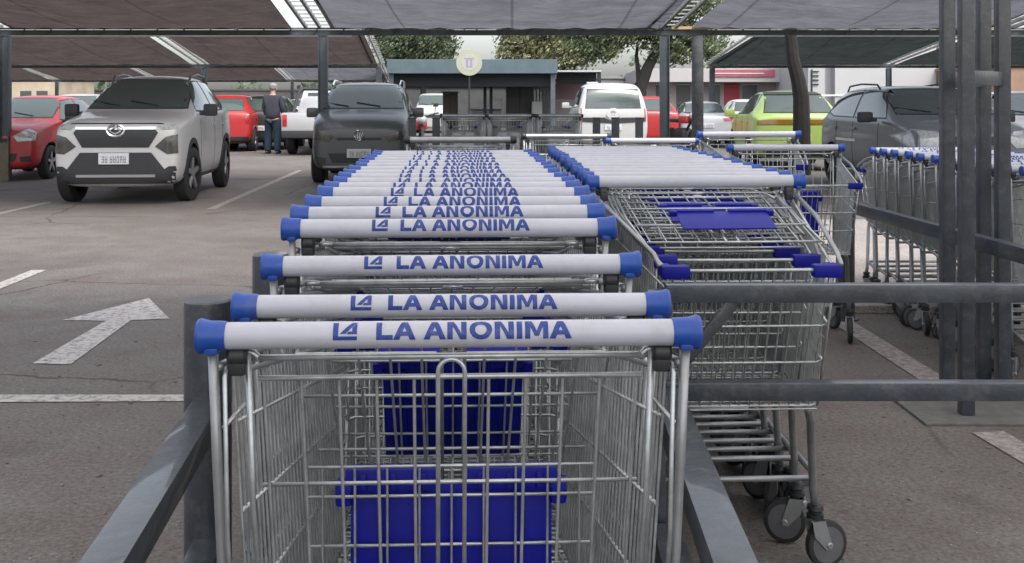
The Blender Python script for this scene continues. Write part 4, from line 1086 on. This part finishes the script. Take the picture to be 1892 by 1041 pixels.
# ------------------------------------------------------------------ the standing man
def skin_mesh(name, verts, edges, radii, mats, parent, lvl=2, root=0, zmat=None):
    me = bpy.data.meshes.new(name); me.from_pydata(verts, edges, []); o = bpy.data.objects.new(name, me); COL.objects.link(o)
    o.modifiers.new('k', 'SKIN'); sv = me.skin_vertices[0].data
    for i, r in enumerate(radii):
        rr = r if isinstance(r, tuple) else (r, r); sv[i].radius = rr
    sv[root].use_root = True
    s = o.modifiers.new('s', 'SUBSURF'); s.levels = lvl
    dg = bpy.context.evaluated_depsgraph_get(); me2 = bpy.data.meshes.new_from_object(o.evaluated_get(dg)); o.modifiers.clear(); o.data = me2
    me2.materials.clear()
    for m in mats: me2.materials.append(m)
    for p in me2.polygons: p.use_smooth = True
    if parent: o.parent = parent
    return o
def man():
    t = thing('person', 'man in cap, dark jacket and blue jeans standing beside the cars, back turned', 'person', (X(504, 27.3), 27.3, 0), R(-12))
    sk = mat('skin', (.36, .20, .14), .6)
    V = [(0, 0, .92), (0, 0, 1.12), (0, .01, 1.32), (0, .0, 1.44), (0, .015, 1.52), (0, .03, 1.60), (0, .03, 1.68)]
    E = [(0, 1), (1, 2), (2, 3), (3, 4), (4, 5), (5, 6)]; Rr = [(.10, .08), (.12, .09), (.15, .10), (.06, .055), (.055, .055), (.078, .09), (.06, .07)]
    for s in (-1, 1):
        i = len(V); V += [(s * .18, 0, 1.38), (s * .235, .03, 1.13), (s * .22, .14, .93), (s * .215, .20, .86)]; E += [(2, i), (i, i + 1), (i + 1, i + 2), (i + 2, i + 3)]; Rr += [.06, .045, .03, (.04, .02)]
        base = i + 3
        for k in range(5):
            a = (k - 2) * .014; j = len(V)
            L1 = (.035, .045, .048, .045, .036)[k]
            V += [(s * .215 + a, .225 + L1 * .5, .835), (s * .215 + a * 1.1, .225 + L1 * .9, .80)]; E += [(base, j), (j, j + 1)]; Rr += [.009, .008]
        i = len(V); V += [(s * .10, 0, .86), (s * .12, .01, .48), (s * .13, -.02, .09), (s * .14, .09, .035)]; E += [(0, i), (i, i + 1), (i + 1, i + 2), (i + 2, i + 3)]; Rr += [.09, .055, .038, .035]
    skin_mesh('body', V, E, Rr, [sk], t)
    # jacket
    V = [(0, 0, .80), (0, 0, 1.10), (0, .01, 1.33), (0, .0, 1.44)]; E = [(0, 1), (1, 2), (2, 3)]; Rr = [(.22, .17), (.20, .155), (.20, .14), (.085, .08)]
    for s in (-1, 1):
        i = len(V); V += [(s * .19, 0, 1.39), (s * .245, .03, 1.13), (s * .225, .14, .94)]; E += [(2, i), (i, i + 1), (i + 1, i + 2)]; Rr += [.082, .066, .05]
    skin_mesh('jacket', V, E, Rr, [mat('jacket_cloth', (.035, .035, .05), .9, noise=.4, nscale=9)], t)
    V = [(0, 0, .96)]; E = []; Rr = [(.175, .135)]
    for s in (-1, 1):
        i = len(V); V += [(s * .095, 0, .80), (s * .12, .01, .48), (s * .13, -.02, .03)]; E += [(0, i), (i, i + 1), (i + 1, i + 2)]; Rr += [.13, .095, .085]
    skin_mesh('jeans', V, E, Rr, [mat('denim', (.010, .024, .045), .9, noise=.4, nscale=12)], t)
    for s in (-1, 1):
        b = bmesh.new(); bmesh.ops.create_uvsphere(b, u_segments=16, v_segments=8, radius=1, matrix=Matrix.Translation((s * .135, .035, .045)) @ Matrix.Diagonal((.055, .14, .05, 1))); obj('shoe', b, mat('shoe_leather', (.03, .03, .035), .6), t, True)
    b = bmesh.new()
    bmesh.ops.create_uvsphere(b, u_segments=20, v_segments=10, radius=1, matrix=Matrix.Translation((0, .03, 1.675)) @ Matrix.Diagonal((.098, .11, .075, 1)))
    box(b, -.07, .07, .10, .20, 1.655, 1.668, bev=.005); obj('cap', b, mat('cap_cloth', (.20, .20, .19), .9), t, True)
    b = bmesh.new(); bmesh.ops.create_uvsphere(b, u_segments=16, v_segments=10, radius=1, matrix=Matrix.Translation((0, .012, 1.625)) @ Matrix.Diagonal((.092, .092, .08, 1))); obj('hair', b, mat('grey_hair', (.14, .13, .12), .9), t, True)
    b = bmesh.new()
    for s in (-1, 1):
        bmesh.ops.create_uvsphere(b, u_segments=10, v_segments=6, radius=.012, matrix=Matrix.Translation((s * .032, .112, 1.61)))
        bmesh.ops.create_uvsphere(b, u_segments=10, v_segments=6, radius=1, matrix=Matrix.Translation((s * .088, .03, 1.60)) @ Matrix.Diagonal((.012, .02, .032, 1)))
    bmesh.ops.create_uvsphere(b, u_segments=10, v_segments=6, radius=1, matrix=Matrix.Translation((0, .122, 1.585)) @ Matrix.Diagonal((.014, .02, .022, 1)))
    box(b, -.026, .026, .108, .118, 1.553, 1.561, bev=.002)
    obj('face_features', b, mat('face_skin', (.30, .15, .11), .6), t, True)
man()

# ------------------------------------------------------------------ kiosk and round sign
M_FASCIA = mat('fascia_paint', (.085, .125, .145), .5, noise=.25, nscale=2)
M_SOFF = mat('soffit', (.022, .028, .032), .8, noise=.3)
def kiosk():
    D = 36.0
    t = thing('kiosk', 'open cart kiosk with blue-grey fascia in the background centre', 'kiosk', (0, 0, 0))
    x0, x1 = X(715, D), X(1030, D); z0, z1 = CH + (190 - 136) * D / F, CH + (190 - 110) * D / F
    b = bmesh.new(); box(b, x0, x1, D, D + .12, z0, z1, bev=.01); box(b, x0, x0 + .12, D + .121, D + 5, z0, z1 - .003, bev=.01); box(b, x1 - .12, x1, D + .121, D + 5, z0, z1 - .003, bev=.01)
    obj('fascia', b, M_FASCIA, t)
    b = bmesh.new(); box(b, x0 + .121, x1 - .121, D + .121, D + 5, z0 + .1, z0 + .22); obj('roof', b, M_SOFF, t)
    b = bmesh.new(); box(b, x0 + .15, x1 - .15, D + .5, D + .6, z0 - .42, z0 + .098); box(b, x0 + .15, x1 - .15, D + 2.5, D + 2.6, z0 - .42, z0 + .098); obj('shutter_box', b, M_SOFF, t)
    for px in (1022, 722, 905, 893):
        b = bmesh.new(); xx = X(px, D); w = .075 if px in (1022, 722) else .05; dy = 0 if w > .06 else 2.0
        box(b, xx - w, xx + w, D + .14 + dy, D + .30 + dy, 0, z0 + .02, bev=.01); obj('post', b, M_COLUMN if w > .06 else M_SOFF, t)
    b = bmesh.new(); rr = random.Random(3)
    for k in range(6):
        xx = X(985 + k * 6, D + 3); box(b, xx - .03, xx + .03, D + 3, D + 3.05, 0, 2.1)
    obj('bar_screen', b, M_COLUMN, t)
    # right lean-to
    xa, xb = x1 + .01, X(1112, D)
    b = bmesh.new(); zz = CH + (190 - 130) * D / F; box(b, xa, xb, D + .3, D + 5, zz - .05, zz, bev=.01); obj('side_roof', b, mat('roof_edge', (.42, .45, .45), .6), t)
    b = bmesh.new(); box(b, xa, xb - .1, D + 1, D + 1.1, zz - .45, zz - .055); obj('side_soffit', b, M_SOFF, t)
    b = bmesh.new(); box(b, xa, xb - .1, D + 4.6, D + 4.7, 0, 1.35); obj('side_wall', b, mat('pink_wall', (.24, .21, .21), .8, noise=.2, nscale=1.4), t)
    b = bmesh.new(); box(b, xa, xb - .1, D + 4.58, D + 4.70, 1.36, 1.95); obj('side_window', b, mat('pink_glass', (.12, .07, .08), .3), t)
    b = bmesh.new(); box(b, xb - .12, xb, D + .35, D + .47, 0, zz - .055); obj('post', b, M_SOFF, t)
    return D
KD = kiosk()
# kiosk contents
def cabinet(px0, px1, D, z1, label, m, cat='cabinet', name='cabinet'):
    t = thing(name, label, cat, (0, 0, 0)); x0, x1 = X(px0, D), X(px1, D)
    b = bmesh.new(); box(b, x0, x1, D, D + .7, .08, z1, bev=.02); obj('carcass', b, m, t)
    b = bmesh.new(); xm = (x0 + x1) / 2
    for a, c in ((x0 + .03, xm - .01), (xm + .01, x1 - .03)): box(b, a, c, D - .03, D - .001, .15, z1 - .08, bev=.008)
    obj('door', b, m, t)
    b = bmesh.new(); box(b, x0 - .03, x1 + .03, D - .05, D + .72, z1 + .001, z1 + .06, bev=.01); obj('top', b, M_COLUMN, t)
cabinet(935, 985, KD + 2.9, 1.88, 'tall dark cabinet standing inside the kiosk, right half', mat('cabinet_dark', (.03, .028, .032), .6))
cabinet(818, 845, KD + 3.5, 1.6, 'brown shelf unit standing inside the kiosk beside its middle posts', mat('cabinet_brown', (.10, .075, .07), .7, noise=.4))
cabinet(870, 925, KD + 3.0, .98, 'low counter inside the kiosk left of the dark cabinet', mat('counter', (.22, .23, .23), .6), 'counter', 'counter')
def crate(px, d, z, w, h, m, label):
    t = thing('crate', label, 'crate', (X(px, d), d, z)); b = bmesh.new()
    box(b, -w, w, -w, w, 0, .02); obj('base', b, m, t); b = bmesh.new()
    for s in (-1, 1):
        box(b, s * w - .012, s * w + .012, -w, w, .021, h, bev=.004); box(b, -w + .014, w - .014, s * w - .012, s * w + .012, .021, h - .003, bev=.004)
    obj('side_walls', b, m, t)
crate(918, KD + 3.3, 1.04, .17, .36, mat('crate_white', (.62, .62, .62), .5), 'white crate standing on the kiosk counter')
crate(992, KD + 2.6, .0, .17, 1.3, mat('crate_grey', (.33, .35, .33), .5), 'pale upright box right of the dark kiosk cabinet')
def motorcycle(px, d, rz, label):
    t = thing('motorcycle', label, 'motorcycle', (X(px, d), d, 0), rz)
    for y in (.62, -.62):
        b = bmesh.new(); lathe(b, [(-.05, .22), (-.06, .27), (-.02, .30), (.02, .30), (.06, .27), (.05, .22)], 24, 'X', (0, y, .30)); lathe(b, [(-.03, .05), (.03, .05)], 12, 'X', (0, y, .30))
        for k in range(5):
            a = k * 1.257; tube(b, [(0, y, .3), (0, y + .23 * math.cos(a), .3 + .23 * math.sin(a))], .012, 5)
        obj('wheel', b, M_TYRE, t, True)
    b = bmesh.new(); tube(b, [(0, .62, .3), (0, .45, .85), (0, .38, 1.0)], .03, 8); tube(b, [(0, .45, .8), (0, .1, .45), (0, -.3, .42), (0, -.62, .3)], .035, 8); box(b, -.14, .14, -.2, .22, .3, .6, bev=.05); obj('frame', b, M_DARKTRIM, t, True)
    b = bmesh.new(); box(b, -.13, .13, -.05, .38, .72, .92, bev=.06); obj('tank', b, red, t, True)
    b = bmesh.new(); box(b, -.13, .13, -.75, -.06, .74, .84, bev=.04); obj('seat', b, M_BLACKP, t, True)
    b = bmesh.new(); tube(b, [(-.36, .28, 1.06), (-.1, .38, 1.0), (.1, .38, 1.0), (.36, .28, 1.06)], .016, 8)
    for s in (-1, 1): tube(b, [(s * .28, .3, 1.05), (s * .3, .32, 1.2)], .008, 5); box(b, s * .30 - .05, s * .30 + .05, .31, .33, 1.18, 1.25, bev=.008)
    obj('handlebar', b, M_BLACKP, t, True)
    b = bmesh.new(); bmesh.ops.create_uvsphere(b, u_segments=14, v_segments=8, radius=.09, matrix=Matrix.Translation((0, .5, .92))); obj('headlight', b, M_LAMP, t, True)
motorcycle(772, 22, R(195), 'dark motorcycle parked right of the dark graphite hatchback')
motorcycle(1262, 29, R(200), 'dark motorcycle parked left of the pearl white sedan')
for px, lab in ((806, 'dark square bollard left of the distant cart rows'), (762, 'dark square bollard just beside the dark graphite hatchback'),
                (1102, 'dark corral bollard in front of the white van, at its left'), (1137, 'dark corral bollard in front of the middle of the white van'), (1181, 'dark corral bollard before the white van, at its right lamp')):
    d = 16.6; b = bmesh.new(); w = .055; box(b, -w, w, -w, w, 0, 1.02, bev=.006); box(b, -w - .01, w + .01, -w - .01, w + .01, 1.021, 1.04, bev=.004)
    tag(obj('bollard', b, M_STEEL, None, loc=(X(px, d), d, 0)), lab, 'bollard', 'dark bollards around the distant carts')

def round_sign():
    D = 34.5; z = CH + (190 - 116) * D / F; r = 24 * D / F
    t = thing('round_sign', 'round pale yellow sign on thin pole before the kiosk fascia', 'sign', (X(867, D), D, 0))
    b = bmesh.new(); lathe(b, [(-.02, r), (.02, r)], 40, 'Y', (0, 0, z)); obj('sign_disc', b, mat('sign_cream', (.36, .37, .27), .5, noise=.12, nscale=3), t, True)
    b = bmesh.new(); lathe(b, [(-.026, r * .62), (-.0205, r * .63)], 32, 'Y', (0, 0, z)); obj('sign_face', b, mat('sign_inner', (.36, .36, .34), .5), t, True)
    b = bmesh.new(); h = r * .36
    box(b, -r * .38, r * .38, -.032, -.0262, z + h * .72, z + h, 0)
    box(b, -r * .24, -r * .08, -.032, -.0262, z - h, z + h * .70); box(b, r * .08, r * .24, -.032, -.0262, z - h, z + h * .70); box(b, -r * .07, r * .07, -.032, -.0262, z - h, z - h * .7)
    obj('sign_mark', b, mat('sign_lilac', (.25, .24, .30), .5), t)
    b = bmesh.new(); tube(b, [(0, .04, 0), (0, .04, z + r * .5)], .03, 8); obj('pole', b, M_SOFF, t, True)
round_sign()

# ------------------------------------------------------------------ buildings
def building_red():
    D = 52
    t = thing('shop_building', 'white shop building with red striped fascia and red door, behind the sedan', 'building', (0, 0, 0))
    xa, xb = X(1195, D), X(1560, D); zf = lambda py: CH + (190 - py) * D / F
    b = bmesh.new(); box(b, xa, xb, D, D + 8, 0, zf(152)); obj('wall', b, mat('shop_wall', (.30, .27, .27), .8, noise=.25, nscale=.8), t)
    b = bmesh.new(); box(b, xa - .2, xb + .1, D - .8, D + 8.1, zf(153) + .01, zf(128), bev=.02); obj('fascia', b, mat('shop_fascia', (.42, .40, .40), .7, noise=.1, nscale=.5), t)
    b = bmesh.new(); box(b, X(1306, D), X(1424, D), D - .86, D - .801, zf(143), zf(130), bev=.01); obj('sign_band', b, mat('sign_pink', (.42, .12, .15), .6, noise=.35, nscale=1.2), t)
    b = bmesh.new(); box(b, X(1310, D), X(1404, D), D - .88, D - .861, zf(138), zf(136)); obj('sign_stripe', b, mat('pale_stripe', (.6, .5, .5), .6), t)
    b = bmesh.new(); box(b, X(1338, D), X(1366, D), D - .06, D - .001, 0, zf(154), bev=.01); obj('door', b, mat('red_door', (.26, .012, .02), .5), t)
    for a, c in ((1310, 1330), (1372, 1398), (1212, 1226), (1250, 1275)):
        b = bmesh.new(); box(b, X(a, D), X(c, D), D - .05, D - .001, .9, zf(158), bev=.01); w = obj('window', b, mat('shop_window', (.06, .065, .07), .15), t)
        b = bmesh.new()
        for q0, q1, r0, r1 in ((a - 1, c + 1, zf(157) + .002, zf(156)), (a - 1, c + 1, .80, .898)): box(b, X(q0, D), X(q1, D), D - .08, D - .001, min(r0, r1), max(r0, r1), bev=.005)
        obj('frame', b, M_WHITE, w)
building_red()
def white_hall():
    D = 46
    zf = lambda py: CH + (190 - py) * D / F
    t = thing('white_hall', 'large white hall with vertical seams behind the grey car', 'building', (0, 0, 0))
    m = mat('hall_wall', (.40, .40, .40), .7, noise=.06, nscale=.7)
    b = bmesh.new(); box(b, X(1497, D), X(1528, D), D + .3, D + 9, 0, 4.6); box(b, X(1543, D), X(1730, D), D, D + 9, .75, 4.8); box(b, X(1738, D), X(1800, D), D + .2, D + 9, 0, 4.8); obj('wall', b, m, t)
    b = bmesh.new(); box(b, X(1528, D) + .001, X(1543, D) - .001, D + .5, D + 9, 0, 4.5); box(b, X(1730, D) + .001, X(1738, D) - .001, D + .5, D + 9, 0, 4.5); obj('seam_panel', b, mat('hall_seam', (.33, .33, .34), .7), t)
    b = bmesh.new(); box(b, X(1543, D) + .01, X(1729, D), D + .1, D + 8.8, 0, .749); obj('plinth', b, M_SOFF, t)
    b = bmesh.new(); box(b, X(1500, D), X(1760, D), D - .05, D - .001, zf(178), zf(175)); obj('ledge', b, mat('ledge', (.6, .6, .6), .6), t)
    b = bmesh.new()
    for k in range(4): box(b, X(1504, D), X(1516, D), D + .24, D + .299, zf(155 - k * 8) - .04, zf(155 - k * 8))
    box(b, X(1502, D), X(1504, D), D + .22, D + .29, 0, zf(128)); obj('ladder', b, M_SOFF, t)
white_hall()
def far_blocks():
    specs = [('long brown boundary wall at the back left behind the far canopy', 'boundary_wall', 'wall', -330, 720, 78, 2.1, (.10, .085, .085)),
             ('pale beige house wall at the far left behind the red hatchback', 'house', 'building', 22, 108, 70, 2.75, (.46, .38, .28)),
             ('pale grey boundary wall behind the white van and tree', 'boundary_wall', 'wall', 1030, 1300, 60, 2.55, (.34, .35, .35)),
             ('low grey wall closing the view behind the kiosk', 'boundary_wall', 'wall', 700, 1030, 62, 2.1, (.10, .10, .10)),
             ('tan brick building at the right edge behind the silver sedan', 'building', 'building', 1850, 2300, 40, 2.55, (.34, .22, .15))]
    for lab, nm, cat, a, c, D, h, col in specs:
        t = thing(nm, lab, cat, (0, 0, 0))
        b = bmesh.new(); box(b, X(a, D), X(c, D), D, D + (.3 if 'wall' in nm else 6), 0, h); obj('wall', b, mat('blockwall_%d' % a, col, .85, noise=.35, nscale=.9), t)
        b = bmesh.new(); box(b, X(a, D) - .1, X(c, D) + .1, D - .08, D + (.38 if 'wall' in nm else 6.1), h + .001, h + .12, bev=.01); obj('coping', b, mat('coping_%d' % a, tuple(q * .8 for q in col), .8), t)
        if nm in ('house', 'building'):
            for k in range(2):
                xx = X(a, D) + (X(c, D) - X(a, D)) * (.3 + .35 * k); b = bmesh.new(); box(b, xx - .35, xx + .35, D - .03, D - .001, 1.0, 2.0, bev=.01); w = obj('window', b, M_GLASS, t)
                b = bmesh.new(); box(b, xx - .42, xx + .42, D - .06, D - .001, .90, .985, bev=.01); obj('sill', b, M_WHITE, w)
far_blocks()

# ------------------------------------------------------------------ trees
M_BARK = mat('bark', (.024, .021, .019), .95, noise=.5, nscale=6, bump=.6, bscale=12)
def leafmat(name, a, b_):
    m = bpy.data.materials.new(name); m.use_nodes = True; nt = m.node_tree; L = nt.links; bs = nt.nodes['Principled BSDF']; bs.inputs['Roughness'].default_value = .7
    g = nt.nodes.new('ShaderNodeNewGeometry'); r = nt.nodes.new('ShaderNodeValToRGB'); r.color_ramp.elements[0].color = (*a, 1); r.color_ramp.elements[1].color = (*b_, 1)
    L.new(g.outputs['Random Per Island'], r.inputs['Fac']); L.new(r.outputs['Color'], bs.inputs['Base Color'])
    out = nt.nodes['Material Output']; tr = nt.nodes.new('ShaderNodeBsdfTranslucent'); L.new(r.outputs['Color'], tr.inputs['Color'])
    mx = nt.nodes.new('ShaderNodeMixShader'); mx.inputs[0].default_value = .35; L.new(bs.outputs[0], mx.inputs[1]); L.new(tr.outputs[0], mx.inputs[2]); L.new(mx.outputs[0], out.inputs['Surface'])
    return m
L_DARK = leafmat('leaves_dark', (.06, .08, .048), (.19, .24, .13))
L_OLIVE = leafmat('leaves_olive', (.13, .14, .08), (.36, .37, .20))
L_MID = leafmat('leaves_mid', (.06, .08, .045), (.26, .31, .16))
def tree(label, x, y, trunk_pts, tr, blobs, leaf, n, ls, seed, limbs=()):
    rng = random.Random(seed); t = thing('tree', label, 'tree', (x, y, 0))
    b = bmesh.new(); pts = [Vector(p) for p in trunk_pts]
    tube(b, pts, [tr * (1 - .5 * i / (len(pts) - 1)) for i in range(len(pts))], 10)
    for (bx, by, bz, br, brz) in blobs:
        st = pts[-1] if rng.random() < .6 or len(pts) > 6 else pts[len(pts) // 2]
        mid = st.lerp(Vector((bx, by, bz)), .5) + Vector((rng.uniform(-.2, .2), 0, rng.uniform(-.1, .3)))
        tube(b, [st, mid, Vector((bx, by, bz))], [tr * .4, tr * .22, tr * .07], 6)
    obj('trunk', b, M_BARK, t, True)
    b = bmesh.new(); tot = sum(q[3] ** 2 for q in blobs)
    for (bx, by, bz, br, brz) in blobs:
        # clumps of leaves spread in the blob
        nc = max(6, int(n * br * br / tot / 26))
        for c in range(nc):
            while True:
                u = Vector((rng.uniform(-1, 1), rng.uniform(-1, 1), rng.uniform(-1, 1)))
                if .25 < u.length < 1: break
            u = u * (.7 + .35 * rng.random())
            cc = Vector((bx + u.x * br, by + u.y * br, bz + u.z * brz)); cr = br * rng.uniform(.14, .30)
            for k in range(26):
                q = cc + Vector((rng.gauss(0, .5), rng.gauss(0, .5), rng.gauss(0, .38))) * cr
                s = ls * rng.uniform(.6, 1.3); a = Vector((rng.gauss(0, 1), rng.gauss(0, 1), rng.gauss(0, 1))).normalized(); e = a.orthogonal().normalized(); f = a.cross(e)
                b.faces.new([b.verts.new(q + e * s), b.verts.new(q + f * s * .45), b.verts.new(q - e * s), b.verts.new(q - f * s * .45)])
    obj('crown', b, leaf, t)
D = 56
def Z(py, d): return CH + (190 - py) * d / F
tree('dark tree rising behind the left half of the kiosk', X(780, D), D, [(0, 0, 0), (.1, 0, 1.5), (-.1, 0, 3)], .22,
     [(0, 0, 4.6, 1.9, 1.6), (-1.3, .4, 4.0, 1.4, 1.2), (1.0, .2, 4.0, .9, 1.1), (.2, 0, 6.3, 1.8, 1.4), (-2.0, 1, 5.4, 1.4, 1.2), (.2, .5, 3.6, 1.6, .9)], L_DARK, 24000, .10, 11)
tree('olive green tree rising behind the right half of the kiosk', X(1010, D), D, [(0, 0, 0), (-.1, 0, 1.6), (.1, 0, 3)], .24,
     [(-1.2, 0, 4.0, 1.4, 1.1), (.9, 0, 4.1, 1.7, 1.4), (-.2, .3, 5.8, 2.0, 1.4), (2.3, 0, 4.6, 1.5, 1.5), (1.5, 0, 6.6, 1.9, 1.4), (-1.5, .4, 4.9, 1.0, .9)], L_OLIVE, 34000, .105, 12)
D = 42
tree('big dark-trunked tree standing behind the white van', X(1180, D), D, [(.05, 0, 0), (.0, 0, .9), (.05, 0, 1.8), (.35, 0, 2.6), (.9, 0, 3.6)], .34,
     [(-1.5, .4, 3.7, 1.4, .95), (.1, .6, 4.3, 1.5, 1.0), (1.5, .4, 3.6, 1.3, .95), (2.6, .3, 3.4, .9, .75), (-.8, .4, 5.2, 1.9, 1.2), (1.6, .2, 5.2, 1.9, 1.2), (-2.6, .6, 4.6, 1.2, 1.0)], L_MID, 34000, .085, 13)
D = 19.4
tree('slender leaning dark tree trunk growing through the canopy before the green car', X(1478, D), D, [(.03, 0, 0), (.03, 0, .9), (.02, 0, 1.35), (-.03, 0, 1.65), (-.12, 0, 2.0), (-.17, 0, 2.5), (-.1, 0, 3.6), (0, 0, 4.2)], .16,
     [(-.2, .1, 5.0, 1.5, 1.0), (.9, .3, 5.4, 1.3, .9), (-1.2, 0, 5.6, 1.3, .9)], L_MID, 5000, .06, 14)
# far dark backdrop of trees left (one mass)
def far_wood():
    rng = random.Random(21); b = bmesh.new()
    for k in range(9000):
        px = rng.uniform(-300, 2300)
        if 835 < px < 925: continue
        d = rng.uniform(92, 104); x = X(px, d); h = 3.2 + 1.6 * math.sin(px * .011) + 1.2 * math.sin(px * .043 + 1)
        q = Vector((x, d, rng.uniform(.2, 1) * max(h, 1.6) * rng.uniform(.6, 1.25))); s = .38 * rng.uniform(.6, 1.3)
        a = Vector((rng.gauss(0, 1), rng.gauss(0, 1), rng.gauss(0, 1))).normalized(); e = a.orthogonal().normalized(); f = a.cross(e)
        b.faces.new([b.verts.new(q + e * s), b.verts.new(q + f * s * .5), b.verts.new(q - e * s), b.verts.new(q - f * s * .5)])
    tag(obj('far_trees', b, L_DARK), 'distant line of trees behind the car park', 'trees', kind='stuff')
far_wood()
# grey mottled service post right of the right column
D = 18.6
t = thing('service_post', 'mottled grey post just right of the right steel column', 'post', (X(1289, D), D, 0))
b = bmesh.new(); lathe(b, [(0, .10), (2.0, .098), (2.42, .09)], 20, 'Z'); obj('shaft', b, mat('mottled_post', (.10, .105, .11), .8, noise=.7, nscale=7, bump=.3), t, True)
b = bmesh.new(); lathe(b, [(0, .16), (.03, .16), (.04, .11)], 20, 'Z'); obj('base_collar', b, M_STEEL, t, True)
b = bmesh.new(); lathe(b, [(2.421, .12), (2.45, .12)], 20, 'Z'); obj('cap_plate', b, M_STEEL, t, True)
